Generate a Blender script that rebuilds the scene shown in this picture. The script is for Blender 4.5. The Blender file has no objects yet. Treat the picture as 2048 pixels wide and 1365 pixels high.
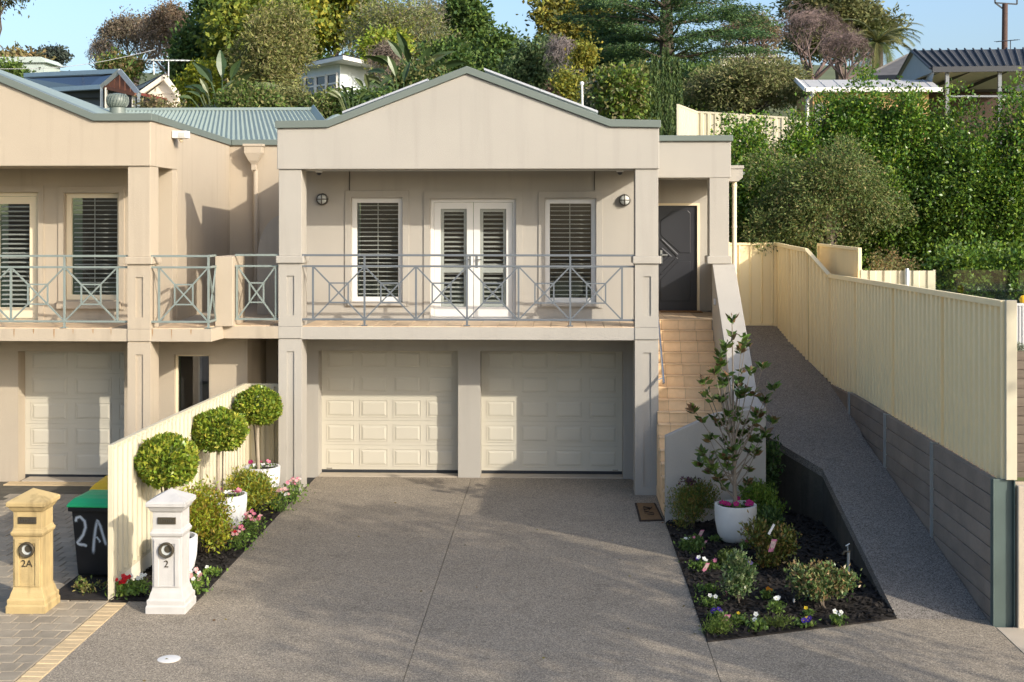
import bpy, bmesh, math, random
import numpy as np
from mathutils import Vector, Matrix

# ---------------------------------------------------------------- camera, light, exposure
sc = bpy.context.scene
F, D, H, HY, CXP = 2600.0, 21.7, 4.64, 433.0, 1024.0      # focal in photo pixels, camera distance and height, horizon row
TH = math.atan(95 / F); CT, ST = math.cos(TH), math.sin(TH)
cam = bpy.data.cameras.new('camera'); camo = bpy.data.objects.new('camera', cam); sc.collection.objects.link(camo)
camo.location = (0, -D, H); camo.rotation_euler = (math.pi / 2, 0, TH)
cam.sensor_width = 36; cam.lens = 36 * F / 2048; cam.shift_y = -(682.5 - HY) / 2048
cam.clip_start = 0.1; cam.clip_end = 3000
sc.camera = camo
SUN = Vector((-1.2, 1.0, -0.7))                              # direction the light travels
w = bpy.data.worlds.new('World'); sc.world = w; w.use_nodes = True
nt = w.node_tree; bg = nt.nodes['Background']
sky = nt.nodes.new('ShaderNodeTexSky'); sky.sky_type = 'NISHITA'; sky.sun_disc = False
sky.sun_elevation = math.asin(0.7 / SUN.length); sky.sun_rotation = math.atan2(1.2, -1.0)
sky.altitude = 0; sky.air_density = 1.0; sky.dust_density = 3.6; sky.ozone_density = 3.0
nt.links.new(sky.outputs[0], bg.inputs[0]); bg.inputs[1].default_value = 0.15
sl = bpy.data.lights.new('sun', 'SUN'); sl.energy = 2.55; sl.angle = math.radians(0.55); sl.color = (1.0, 0.92, 0.80)
so = bpy.data.objects.new('sun', sl); sc.collection.objects.link(so); so.location = (20, -20, 20)
so.rotation_euler = SUN.to_track_quat('-Z', 'Y').to_euler()
sc.view_settings.view_transform = 'Standard'; sc.view_settings.look = 'None'; sc.view_settings.gamma = 1
sc.view_settings.use_curve_mapping = False; sc.view_settings.exposure = 0.95
sc.cycles.max_bounces = 8; sc.cycles.diffuse_bounces = 6; sc.cycles.transparent_max_bounces = 12
sc.cycles.use_denoising = True

# ---------------------------------------------------------------- surveying helpers (photo row/column -> metres on a known plane)
def ray(px, py):
    u = (px - CXP) / F
    return (u * CT - ST, u * ST + CT, (HY - py) / F)
def at(px, py, Y):
    r = ray(px, py); t = (Y + D) / r[1]
    return Vector((r[0] * t, Y, H + r[2] * t))
def atX(px, Y): return at(px, HY, Y).x
def atZ(py, Y, px=1100): return at(px, py, Y).z
def gp(px, py, z=0.0):
    r = ray(px, py); t = (z - H) / r[2]
    return Vector((r[0] * t, -D + r[1] * t, z))
def lin(Y, tab):
    for (a, za), (b, zb) in zip(tab, tab[1:]):
        if Y <= b: return za + (zb - za) * max(0, (Y - a)) / (b - a)
    return tab[-1][1]

# ---------------------------------------------------------------- object helpers
COL = sc.collection.objects
KIDS = {}
RNG = random.Random(7); NR = np.random.default_rng(7)
def wl(o):
    v = Vector((0, 0, 0))
    while o is not None:
        v = v + o.location; o = o.parent
    return v
def link(name, data, parent=None, loc=(0, 0, 0)):
    o = bpy.data.objects.new(name, data); COL.link(o)
    if parent is not None:
        o.parent = parent; KIDS.setdefault(parent.name, []).append(o)
    o.location = loc
    return o
def tag(o, label=None, cat=None, group=None, kind=None):
    if label: o['label'] = label
    if cat: o['category'] = cat
    if group: o['group'] = group
    if kind: o['kind'] = kind
    return o
def thing(name, label, cat, loc=(0, 0, 0), group=None):
    return tag(link(name, None, None, loc), label, cat, group)
def copy_tree(o, parent=None, label=None, loc=None, rz=None):
    c = o.copy(); COL.link(c); c.parent = parent
    if parent is not None: KIDS.setdefault(parent.name, []).append(c)
    if loc is not None: c.location = loc
    if rz is not None: c.rotation_euler = (0, 0, rz)
    if label: c['label'] = label
    for ch in list(KIDS.get(o.name, [])): copy_tree(ch, c)
    return c

class MB:
    def __init__(s): s.v = []; s.f = []
    def add(s, vs, fs):
        n = len(s.v); s.v += [tuple(p) for p in vs]; s.f += [tuple(i + n for i in q) for q in fs]; return s
    def box(s, x0, x1, y0, y1, z0, z1):
        return s.add([(x0, y0, z0), (x1, y0, z0), (x1, y1, z0), (x0, y1, z0), (x0, y0, z1), (x1, y0, z1), (x1, y1, z1), (x0, y1, z1)],
                     [(0, 3, 2, 1), (4, 5, 6, 7), (0, 1, 5, 4), (1, 2, 6, 5), (2, 3, 7, 6), (3, 0, 4, 7)])
    def prism(s, pts, a, b, axis='y'):
        # polygon pts extruded from a to b along axis; pts are the two other coordinates in x,y,z order
        n = len(pts)
        def mk(p, t): return {'y': (p[0], t, p[1]), 'x': (t, p[0], p[1]), 'z': (p[0], p[1], t)}[axis]
        vs = [mk(p, a) for p in pts] + [mk(p, b) for p in pts]
        fs = [tuple(range(n)), tuple(range(2 * n - 1, n - 1, -1))] + [(i, i + n, (i + 1) % n + n, (i + 1) % n) for i in range(n)]
        return s.add(vs, fs)
    def ring(s, x0, x1, z0, z1, t, y0, y1, tb=None):
        tb = t if tb is None else tb
        o = [(x0, z0), (x1, z0), (x1, z1), (x0, z1)]; i = [(x0 + t, z0 + tb), (x1 - t, z0 + tb), (x1 - t, z1 - t), (x0 + t, z1 - t)]
        vs = [(a, y0, b) for a, b in o + i] + [(a, y1, b) for a, b in o + i]
        fs = []
        for k in range(4):
            l = (k + 1) % 4
            fs += [(k, l, l + 4, k + 4), (k + 8, k + 12, l + 12, l + 8), (k, k + 8, l + 8, l), (k + 4, l + 4, l + 12, k + 12)]
        return s.add(vs, fs)
    def tube(s, pts, radii, n=8, cap=True):
        pts = [Vector(p) for p in pts]
        if not hasattr(radii, '__len__'): radii = [radii] * len(pts)
        up = Vector((0.3, 0.2, 0.9)).normalized(); base = len(s.v); vs = []
        for k, p in enumerate(pts):
            d = (pts[min(k + 1, len(pts) - 1)] - pts[max(k - 1, 0)])
            d = d.normalized() if d.length > 1e-9 else Vector((0, 0, 1))
            a = d.cross(up)
            if a.length < 0.1: a = d.cross(Vector((1, 0, 0)))
            a.normalize(); b = d.cross(a)
            for i in range(n):
                t = 2 * math.pi * (i + .5) / n
                vs.append(p + (a * math.cos(t) + b * math.sin(t)) * radii[k])
        fs = []
        for k in range(len(pts) - 1):
            for i in range(n):
                j = (i + 1) % n
                fs.append((k * n + i, k * n + j, (k + 1) * n + j, (k + 1) * n + i))
        if cap:
            fs.append(tuple(range(n - 1, -1, -1))); fs.append(tuple((len(pts) - 1) * n + i for i in range(n)))
        return s.add(vs, fs)
    def bar(s, p0, p1, w, h=None):
        # square bar between two points
        h = h or w; p0 = Vector(p0); p1 = Vector(p1); d = (p1 - p0).normalized()
        a = d.cross(Vector((0, 1, 0)))
        if a.length < 0.1: a = d.cross(Vector((1, 0, 0)))
        a.normalize(); b = d.cross(a); a *= w / 2; b *= h / 2
        vs = [p + q for p in (p0, p1) for q in (-a - b, a - b, a + b, -a + b)]
        return s.add(vs, [(3, 2, 1, 0), (4, 5, 6, 7), (0, 1, 5, 4), (1, 2, 6, 5), (2, 3, 7, 6), (3, 0, 4, 7)])
    def lathe(s, prof, c=(0, 0, 0), n=24, sx=1, sy=1, axis='z'):
        vs = []
        for r, z in prof:
            for i in range(n):
                t = 2 * math.pi * i / n; a, b = r * math.cos(t) * sx, r * math.sin(t) * sy
                vs.append((c[0] + a, c[1] + b, c[2] + z) if axis == 'z' else (c[0] + a, c[1] - z, c[2] + b))
        fs = [(k * n + i, k * n + (i + 1) % n, (k + 1) * n + (i + 1) % n, (k + 1) * n + i) for k in range(len(prof) - 1) for i in range(n)]
        fs.append(tuple(range(n - 1, -1, -1))); fs.append(tuple((len(prof) - 1) * n + i for i in range(n)))
        return s.add(vs, fs)
    def loft(s, prof, c=(0, 0, 0)):
        # stacked squares (half width x, half width y, z)
        vs = []
        for hx, hy, z in prof:
            vs += [(c[0] - hx, c[1] - hy, c[2] + z), (c[0] + hx, c[1] - hy, c[2] + z), (c[0] + hx, c[1] + hy, c[2] + z), (c[0] - hx, c[1] + hy, c[2] + z)]
        fs = [(k * 4 + i, k * 4 + (i + 1) % 4, k * 4 + 4 + (i + 1) % 4, k * 4 + 4 + i) for k in range(len(prof) - 1) for i in range(4)]
        fs.append((3, 2, 1, 0)); m = len(prof) * 4; fs.append((m - 4, m - 3, m - 2, m - 1))
        return s.add(vs, fs)
    def mesh(s, name, off=None, fix=True):
        me = bpy.data.meshes.new(name)
        vs = s.v if off is None else [(x - off.x, y - off.y, z - off.z) for x, y, z in s.v]
        me.from_pydata(vs, [], s.f)
        if fix:
            b = bmesh.new(); b.from_mesh(me); bmesh.ops.recalc_face_normals(b, faces=b.faces); b.to_mesh(me); b.free()
        return me
    def build(s, name, mat, parent=None, bevel=0, smooth=False, fix=True):
        off = wl(parent) if parent is not None else None
        me = s.mesh(name, off, fix); me.materials.append(mat)
        if smooth:
            me.polygons.foreach_set('use_smooth', [True] * len(me.polygons))
            try: me.set_sharp_from_angle(angle=math.radians(40))
            except Exception: pass
        o = link(name, me, parent)
        if bevel:
            m = o.modifiers.new('bevel', 'BEVEL'); m.width = bevel; m.segments = 2; m.limit_method = 'ANGLE'; m.angle_limit = math.radians(35)
        return o
def place(name, me, parent, p):
    # a shared mesh placed at world point p under parent
    return link(name, me, parent, Vector(p) - (wl(parent) if parent is not None else Vector((0, 0, 0))))
def wall(x0, x1, z0, z1, y0, y1, holes):
    # wall slab with rectangular openings and their reveals
    xs = sorted({x0, x1} | {h[0] for h in holes} | {h[1] for h in holes}); zs = sorted({z0, z1} | {h[2] for h in holes} | {h[3] for h in holes})
    xs = [x for x in xs if x0 <= x <= x1]; zs = [z for z in zs if z0 <= z <= z1]
    m = MB(); idx = {}
    def V(i, j, k):
        if (i, j, k) not in idx: idx[(i, j, k)] = len(m.v); m.v.append((xs[i], (y0, y1)[k], zs[j]))
        return idx[(i, j, k)]
    nx, nz = len(xs) - 1, len(zs) - 1
    def solid(i, j):
        if not (0 <= i < nx and 0 <= j < nz): return False
        cx, cz = (xs[i] + xs[i + 1]) / 2, (zs[j] + zs[j + 1]) / 2
        return not any(h[0] < cx < h[1] and h[2] < cz < h[3] for h in holes)
    for i in range(nx):
        for j in range(nz):
            if not solid(i, j): continue
            m.f.append((V(i, j, 0), V(i + 1, j, 0), V(i + 1, j + 1, 0), V(i, j + 1, 0))); m.f.append((V(i, j, 1), V(i, j + 1, 1), V(i + 1, j + 1, 1), V(i + 1, j, 1)))
            if not solid(i - 1, j): m.f.append((V(i, j, 0), V(i, j + 1, 0), V(i, j + 1, 1), V(i, j, 1)))
            if not solid(i + 1, j): m.f.append((V(i + 1, j, 0), V(i + 1, j, 1), V(i + 1, j + 1, 1), V(i + 1, j + 1, 0)))
            if not solid(i, j - 1): m.f.append((V(i, j, 0), V(i, j, 1), V(i + 1, j, 1), V(i + 1, j, 0)))
            if not solid(i, j + 1): m.f.append((V(i, j + 1, 0), V(i + 1, j + 1, 0), V(i + 1, j + 1, 1), V(i, j + 1, 1)))
    return m
def text_mesh(body, size, depth):
    c = bpy.data.curves.new('lettering', 'FONT'); c.body = body; c.size = size; c.extrude = depth; c.align_x = 'CENTER'; c.align_y = 'CENTER'
    o = bpy.data.objects.new('lettering', c); COL.link(o); dg = bpy.context.evaluated_depsgraph_get()
    me = bpy.data.meshes.new_from_object(o.evaluated_get(dg)); bpy.data.objects.remove(o); bpy.data.curves.remove(c)
    for v in me.vertices: v.co = (v.co.x, -v.co.z, v.co.y)
    return me

# ---------------------------------------------------------------- materials
def mat_base(name):
    m = bpy.data.materials.new(name); m.use_nodes = True; n = m.node_tree
    return m, n, n.nodes['Principled BSDF'], n.nodes.new, n.links.new
def M(name, c, rough=0.8, var=0.06, scale=3.0, rnd=0.0, bump=0.0, bscale=80, metal=0.0, spec=0.3, streak=0.0, fine=0.0, fscale=120, stretch=(1, 1, 1), hue=0.0):
    m, n, b, N, L = mat_base(name)
    b.inputs['Roughness'].default_value = rough; b.inputs['Metallic'].default_value = metal; b.inputs['Specular IOR Level'].default_value = spec
    tc = N('ShaderNodeTexCoord'); oi = N('ShaderNodeObjectInfo')
    mp = N('ShaderNodeMapping'); mp.inputs['Scale'].default_value = stretch; L(tc.outputs['Object'], mp.inputs[0])
    sh = N('ShaderNodeVectorMath'); sh.operation = 'ADD'; L(mp.outputs[0], sh.inputs[0])
    cb = N('ShaderNodeVectorMath'); cb.operation = 'SCALE'; cb.inputs[0].default_value = (37, 17, 53); L(oi.outputs['Random'], cb.inputs['Scale']); L(cb.outputs[0], sh.inputs[1])
    co = sh.outputs[0]
    def noise(s, det=4):
        t = N('ShaderNodeTexNoise'); t.inputs['Scale'].default_value = s; t.inputs['Detail'].default_value = det; L(co, t.inputs['Vector']); return t
    def madd(src, k, prev):
        a = N('ShaderNodeMath'); a.operation = 'MULTIPLY_ADD'; a.inputs[1].default_value = 2 * k; a.inputs[2].default_value = -k; L(src, a.inputs[0])
        if prev is None:
            d = N('ShaderNodeMath'); d.operation = 'ADD'; d.inputs[1].default_value = 1.0; L(a.outputs[0], d.inputs[0]); return d.outputs[0]
        d = N('ShaderNodeMath'); d.operation = 'ADD'; L(a.outputs[0], d.inputs[0]); L(prev, d.inputs[1]); return d.outputs[0]
    val = madd(noise(scale).outputs[0], var * 1.6, None)
    if rnd: val = madd(oi.outputs['Random'], rnd, val)
    if fine: val = madd(noise(fscale, 2).outputs[0], fine * 1.6, val)
    if streak:
        mp2 = N('ShaderNodeMapping'); mp2.inputs['Scale'].default_value = (3.2, 3.2, 0.22); L(tc.outputs['Object'], mp2.inputs[0])
        t = N('ShaderNodeTexNoise'); t.inputs['Scale'].default_value = 1.6; t.inputs['Detail'].default_value = 5; L(mp2.outputs[0], t.inputs['Vector'])
        sr = N('ShaderNodeMapRange'); sr.inputs['From Min'].default_value = 0.54; sr.inputs['From Max'].default_value = 0.72; sr.inputs['To Min'].default_value = 0.0; sr.inputs['To Max'].default_value = -2.4 * streak; L(t.outputs[0], sr.inputs['Value'])
        sa = N('ShaderNodeMath'); sa.operation = 'ADD'; L(val, sa.inputs[0]); L(sr.outputs[0], sa.inputs[1]); val = sa.outputs[0]
    hs = N('ShaderNodeHueSaturation'); hs.inputs['Color'].default_value = (*c, 1); L(val, hs.inputs['Value'])
    if hue:
        hv = N('ShaderNodeMath'); hv.operation = 'MULTIPLY_ADD'; hv.inputs[1].default_value = hue; hv.inputs[2].default_value = 0.5 - hue / 2
        L(noise(scale * 1.7).outputs[0], hv.inputs[0]); L(hv.outputs[0], hs.inputs['Hue'])
    L(hs.outputs[0], b.inputs['Base Color'])
    if bump:
        t = noise(bscale, 3); bp = N('ShaderNodeBump'); bp.inputs['Strength'].default_value = bump; bp.inputs['Distance'].default_value = 0.01
        L(t.outputs[0], bp.inputs['Height']); L(bp.outputs[0], b.inputs['Normal'])
    return m
def M_aggregate(name, stops, cell=60, big=0.22):
    m, n, b, N, L = mat_base(name); b.inputs['Roughness'].default_value = 0.85; b.inputs['Specular IOR Level'].default_value = 0.25
    g = N('ShaderNodeNewGeometry'); v = N('ShaderNodeTexVoronoi'); v.inputs['Scale'].default_value = cell; L(g.outputs['Position'], v.inputs['Vector'])
    sp = N('ShaderNodeSeparateColor'); L(v.outputs['Color'], sp.inputs[0])
    r = N('ShaderNodeValToRGB'); L(sp.outputs[0], r.inputs[0]); e = r.color_ramp.elements
    e[0].position, e[0].color = stops[0][0], (*stops[0][1], 1); e[1].position, e[1].color = stops[-1][0], (*stops[-1][1], 1)
    for p, c in stops[1:-1]: k = e.new(p); k.color = (*c, 1)
    t = N('ShaderNodeTexNoise'); t.inputs['Scale'].default_value = 0.9; t.inputs['Detail'].default_value = 6; t.inputs['Roughness'].default_value = 0.65; L(g.outputs['Position'], t.inputs['Vector'])
    a = N('ShaderNodeMath'); a.operation = 'MULTIPLY_ADD'; a.inputs[1].default_value = 2 * big; a.inputs[2].default_value = 1 - big; L(t.outputs[0], a.inputs[0])
    t2 = N('ShaderNodeTexNoise'); t2.inputs['Scale'].default_value = 2.3; t2.inputs['Detail'].default_value = 8; t2.inputs['Roughness'].default_value = 0.72; t2.inputs['Distortion'].default_value = 0.6; L(g.outputs['Position'], t2.inputs['Vector'])
    rr = N('ShaderNodeMapRange'); rr.inputs['From Min'].default_value = 0.56; rr.inputs['From Max'].default_value = 0.74; rr.inputs['To Min'].default_value = 1.0; rr.inputs['To Max'].default_value = 0.70; L(t2.outputs[0], rr.inputs['Value'])
    mu = N('ShaderNodeMath'); mu.operation = 'MULTIPLY'; L(a.outputs[0], mu.inputs[0]); L(rr.outputs[0], mu.inputs[1])
    hs = N('ShaderNodeHueSaturation'); L(r.outputs[0], hs.inputs['Color']); L(mu.outputs[0], hs.inputs['Value']); L(hs.outputs[0], b.inputs['Base Color'])
    bp = N('ShaderNodeBump'); bp.inputs['Strength'].default_value = 0.35; bp.inputs['Distance'].default_value = 0.006
    L(sp.outputs[1], bp.inputs['Height']); L(bp.outputs[0], b.inputs['Normal'])
    return m
def M_leaf(name, trans=0.3, rough=0.5):
    m, n, b, N, L = mat_base(name); a = N('ShaderNodeAttribute'); a.attribute_name = 'tint'
    b.inputs['Roughness'].default_value = rough; b.inputs['Specular IOR Level'].default_value = 0.28
    L(a.outputs['Color'], b.inputs['Base Color'])
    t = N('ShaderNodeBsdfTranslucent'); hs = N('ShaderNodeHueSaturation'); hs.inputs['Value'].default_value = 1.35; hs.inputs['Saturation'].default_value = 1.05
    L(a.outputs['Color'], hs.inputs['Color']); L(hs.outputs[0], t.inputs['Color'])
    mx = N('ShaderNodeMixShader'); mx.inputs[0].default_value = trans
    L(b.outputs[0], mx.inputs[1]); L(t.outputs[0], mx.inputs[2]); L(mx.outputs[0], n.nodes['Material Output'].inputs[0])
    return m
def M_glass(name, tint=(0.9, 0.92, 0.92), refl=0.9):
    m, n, b, N, L = mat_base(name); n.nodes.remove(b)
    tr = N('ShaderNodeBsdfTransparent'); tr.inputs[0].default_value = (*tint, 1)
    gl = N('ShaderNodeBsdfGlossy'); gl.inputs['Roughness'].default_value = 0.03; gl.inputs['Color'].default_value = (refl, refl, refl, 1)
    lw = N('ShaderNodeLayerWeight'); lw.inputs[0].default_value = 0.5; pw = N('ShaderNodeMath'); pw.operation = 'POWER'; pw.inputs[1].default_value = 5; L(lw.outputs['Facing'], pw.inputs[0])
    fr = N('ShaderNodeMath'); fr.operation = 'MULTIPLY_ADD'; fr.inputs[1].default_value = 0.9; fr.inputs[2].default_value = 0.075; L(pw.outputs[0], fr.inputs[0])
    mx = N('ShaderNodeMixShader'); L(fr.outputs[0], mx.inputs[0]); L(tr.outputs[0], mx.inputs[1]); L(gl.outputs[0], mx.inputs[2]); L(mx.outputs[0], n.nodes['Material Output'].inputs[0])
    return m
m_stucco = M('render_beige', (0.372, 0.346, 0.302), 0.92, 0.05, 0.9, bump=0.35, bscale=120, streak=0.03, fine=0.05, spec=0.15)
m_peach = M('render_peach', (0.42, 0.355, 0.27), 0.92, 0.05, 0.9, bump=0.35, bscale=120, streak=0.045, fine=0.05, spec=0.15)
m_coping = M('coping_green', (0.135, 0.16, 0.14), 0.45, 0.05, 2.0, spec=0.45)
m_roof = M('roof_green', (0.24, 0.29, 0.25), 0.5, 0.06, 1.0, spec=0.4)
m_garage = M('garage_cream', (0.49, 0.455, 0.37), 0.55, 0.03, 2.0, spec=0.35, fine=0.02)
m_white = M('white_paint', (0.66, 0.645, 0.61), 0.5, 0.03, 3.0, spec=0.4)
m_creamframe = M('cream_frame', (0.72, 0.62, 0.44), 0.5, 0.03, 3.0)
m_slat = M('shutter_white', (0.54, 0.53, 0.49), 0.5, 0.02, 3.0)
m_dark = M('dark_room', (0.02, 0.02, 0.02), 0.9, 0.1, 1.0)  # near black of an unlit room, for the sheets behind the glass
m_dark_sheet = M('dark_room_brown', (0.05, 0.045, 0.04), 0.9, 0.2, 2.0)  # dark colour standing in for the unlit room behind the shutters
m_seal = M('dark_seal', (0.03, 0.032, 0.035), 0.7)
m_rail = M('rail_grey', (0.12, 0.135, 0.148), 0.45, 0.05, 4.0, spec=0.4)
m_railg = M('rail_green', (0.20, 0.235, 0.215), 0.5, 0.1, 6.0, spec=0.4)
m_door = M('door_charcoal', (0.028, 0.029, 0.034), 0.3, 0.08, 3.0, spec=0.5)
m_chrome = M('steel', (0.62, 0.62, 0.62), 0.25, 0.03, 3.0, metal=1.0)
m_galv = M('galvanised', (0.42, 0.45, 0.45), 0.45, 0.1, 8.0, metal=0.7)
m_tile = M('stair_tile', (0.76, 0.53, 0.30), 0.55, 0.12, 7.0, rnd=0.10, spec=0.35, fine=0.03, fscale=60)
m_ftile = M('balcony_tile', (0.58, 0.43, 0.28), 0.5, 0.1, 7.0, rnd=0.1)
m_grout = M('grout', (0.38, 0.30, 0.21), 0.9, 0.1, 8)
m_fence = M('fence_cream_shaded', (0.90, 0.74, 0.43), 0.5, 0.03, 2.0, spec=0.35, streak=0.02)  # cream lifted in colour to brighten fences standing in shade
m_fence_sunlit = M('fence_cream_sunlit', (0.53, 0.48, 0.35), 0.5, 0.03, 2.0, spec=0.35, streak=0.02)  # same cream toned down for fences in full sun
m_sleeper = M('concrete_sleeper', (0.225, 0.186, 0.15), 0.9, 0.22, 2.2, rnd=0.08, bump=0.4, bscale=30, fine=0.08, fscale=25)
m_timber = M('weathered_sleeper', (0.13, 0.105, 0.085), 0.9, 0.25, 3.0, rnd=0.15, bump=0.4, bscale=20, stretch=(0.6, 3, 6))
m_beam = M('steel_green', (0.075, 0.105, 0.095), 0.5, 0.2, 2.0, streak=0.1, spec=0.4)
m_drive = M_aggregate('exposed_aggregate', [(0.0, (0.138, 0.116, 0.087)), (0.4, (0.232, 0.195, 0.147)), (0.75, (0.305, 0.257, 0.192)), (1.0, (0.46, 0.39, 0.295))], 95)
m_path = M_aggregate('dark_aggregate', [(0.0, (0.075, 0.066, 0.056)), (0.5, (0.19, 0.168, 0.142)), (1.0, (0.31, 0.275, 0.235))], 95)
m_concrete = M('concrete', (0.42, 0.36, 0.28), 0.9, 0.12, 2.0, bump=0.2, fine=0.05)
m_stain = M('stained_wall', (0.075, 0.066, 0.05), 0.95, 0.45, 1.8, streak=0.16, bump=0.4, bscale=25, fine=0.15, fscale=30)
m_joint = M('joint_dark', (0.035, 0.034, 0.033), 0.95)
m_paver = M('paver_grey', (0.29, 0.245, 0.18), 0.9, 0.2, 5.0, rnd=0.14, bump=0.4, bscale=70, fine=0.1, fscale=60)
m_brick = M('edge_brick', (0.52, 0.39, 0.225), 0.9, 0.14, 5.0, rnd=0.12, bump=0.4, bscale=70, fine=0.1, fscale=60)
m_sand = M('joint_sand', (0.10, 0.088, 0.065), 0.95, 0.3, 6.0)
m_soil = M('mulch', (0.022, 0.018, 0.015), 0.95, 0.5, 9.0, bump=1.0, bscale=35)
m_ground = M('ground_grass', (0.10, 0.115, 0.05), 0.95, 0.35, 0.15, bump=0.3, bscale=3, fine=0.15, fscale=3)
m_pot = M('pot_white', (0.70, 0.70, 0.69), 0.5, 0.04, 3.0, bump=0.05, bscale=120)
m_potw = M('pot_weathered', (0.60, 0.59, 0.55), 0.8, 0.1, 4.0, bump=0.25, bscale=60, streak=0.05)
m_lbw = M('letterbox_white', (0.455, 0.44, 0.415), 0.8, 0.10, 5.0, bump=0.3, bscale=90, streak=0.05)
m_lby = M('letterbox_sandstone', (0.42, 0.315, 0.15), 0.85, 0.2, 4.0, bump=0.4, bscale=70, streak=0.22)
m_brass = M('aged_brass', (0.10, 0.085, 0.06), 0.45, 0.2, 20.0, metal=0.6)
m_binb = M('bin_black', (0.012, 0.013, 0.015), 0.45, 0.2, 6.0, spec=0.4)
m_bing = M('bin_green', (0.02, 0.42, 0.15), 0.4, 0.1, 4.0, spec=0.45)
m_biny = M('bin_yellow', (0.72, 0.42, 0.01), 0.4, 0.1, 4.0, spec=0.45)
m_bark = M('bark', (0.10, 0.08, 0.062), 0.95, 0.3, 8.0, bump=0.5, bscale=25)
m_barkp = M('bark_pale', (0.33, 0.28, 0.21), 0.9, 0.2, 8.0, bump=0.4, bscale=30)
m_twig = M('twig_brown', (0.19, 0.15, 0.12), 0.95, 0.3, 3.0)
m_twigp = M('twig_purple', (0.17, 0.125, 0.115), 0.95, 0.3, 3.0)
m_mat = M('coir', (0.20, 0.115, 0.05), 0.98, 0.2, 20.0, bump=0.8, bscale=150)
m_matd = M('coir_dark', (0.04, 0.028, 0.02), 0.98, 0.2, 20.0, bump=0.8, bscale=150)
m_solar = M('solar_glass', (0.012, 0.016, 0.032), 0.15, 0.05, 3.0, spec=0.6)
m_silver = M('silver_frame', (0.50, 0.51, 0.53), 0.4, 0.02, 2.0, metal=0.3)
m_lamp = M('lamp_bronze', (0.09, 0.085, 0.075), 0.4, 0.1, 10, metal=0.5)
m_frost = M('frosted_glass', (0.45, 0.47, 0.45), 0.35)
m_charcoal = M('charcoal_steel', (0.035, 0.038, 0.045), 0.45, 0.08, 2.0, spec=0.4)
m_roofgrey = M('charcoal_roof', (0.06, 0.061, 0.063), 0.7, 0.08, 2.0, spec=0.2)
m_wb = M('weatherboard', (0.70, 0.65, 0.54), 0.7, 0.04, 2.0)
m_woodred = M('red_timber', (0.17, 0.07, 0.04), 0.7, 0.2, 4.0, stretch=(1, 1, 0.3))
m_orange = M('orange_render', (0.58, 0.37, 0.17), 0.85, 0.06, 2.0)
m_slate = M('tile_roof_grey', (0.11, 0.105, 0.10), 0.8, 0.25, 3.0, bump=0.5, bscale=8)
m_leaf = M_leaf('leaf'); m_waxy = M_leaf('waxy_leaf', 0.2, 0.32); m_petal = M_leaf('petal', 0.35, 0.6); m_far = M_leaf('far_leaf', 0.28, 0.65)
m_glass = M_glass('window_glass'); m_clear = M_glass('clear_glass', (0.93, 0.96, 0.95))

# ================================================================ the ground
TAB = [(-80, -0.6), (-12, -0.10), (6.4, -0.09), (6.6, 1.9), (9.0, 2.9), (14.0, 5.4), (20, 6.3), (40, 9.2), (60, 12), (120, 19.5), (300, 41.5), (330, 42), (900, 15)]
def T(x, y):
    z = lin(y, TAB)
    if y > 100: z += 1.2 * math.sin(x * 0.03 + 1) * min(1, (y - 100) / 150)
    if y < 9 and 5.1 < x: z = max(z, lin(y, [(-80, -0.6), (-6.7, -0.1), (-6.6, 0.5), (-1.5, 0.55), (-1.4, 2.5), (1, 2.5), (3, 2.6), (9, 3.2)]))
    return z
m = MB(); ys = [-80, -40, -20, -12, -8, -6.7, -6.6, -4, -1.5, -1.4, 0.5, 1, 3, 5, 6.4, 6.6, 9, 11.5, 14, 17, 20, 30, 40, 50, 60, 80, 100, 120, 160, 200, 240, 270, 300, 315, 330, 400, 900]
xs = [-600, -300, -200, -140, -100, -70, -50, -35, -25, -18, -12, -8, -4, 0, 3.2, 4.94, 5.08, 5.13, 8, 12, 18, 25, 35, 50, 70, 100, 140, 200, 300, 600]
m.v = [(x, y, T(x, y)) for y in ys for x in xs]; nx = len(xs)
m.f = [(j * nx + i, j * nx + i + 1, (j + 1) * nx + i + 1, (j + 1) * nx + i) for j in range(len(ys) - 1) for i in range(nx - 1)]
tag(m.build('ground', m_ground, smooth=False), 'grassy hillside rising behind the houses to a distant ridge', 'hillside', kind='structure')

# main driveway: cast slabs with saw-cut joints on a dark bed
BEDX = 1.605; LBX = -4.36
drive = tag(MB().prism([(-5.19, -13), (5.5, -13), (5.5, -8.5), (4.93, -6.5), (1.64, -7.5), (1.64, 1.75), (-4.6, 1.75), (-4.6, -6.2), (-5.19, -6.2)], -0.12, -0.022, 'z').build('driveway', m_joint),
            'dark exposed aggregate driveway in front of the double garage', 'driveway', kind='structure')
G = 0.004
def slab(pts): MB().prism(pts, -0.03, 0.0, 'z').build('concrete_slab', m_drive, drive)
slab([(LBX, -2.66 + G), (-1.56 - G, -2.66 + G), (-1.56 - G, 1.33), (-4.33, 1.33), (-4.33, 0.0), (LBX, 0.0)])
slab([(-1.56 + G, -2.66 + G), (BEDX, -2.66 + G), (BEDX, 0.0), (1.64, 0.0), (1.64, 0.45), (1.25, 1.33), (-1.56 + G, 1.33)])
slab([(-5.185, -12), (-1.56 - G, -12), (-1.56 - G, -2.66 - G), (LBX, -2.66 - G), (LBX, -6.22), (-5.185, -6.22)])
slab([(-1.56 + G, -12), (BEDX - G, -12), (BEDX - G, -7.49), (BEDX, -7.49), (BEDX, -2.66 - G), (-1.56 + G, -2.66 - G)])
slab([(BEDX + G, -12), (4.915, -12), (4.915, -6.57), (3.90, -6.57), (BEDX + G, -7.48)])
MB().box(-4.29, -1.81, 1.36, 1.66, -0.03, 0.012).build('threshold', m_concrete, drive)
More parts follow.
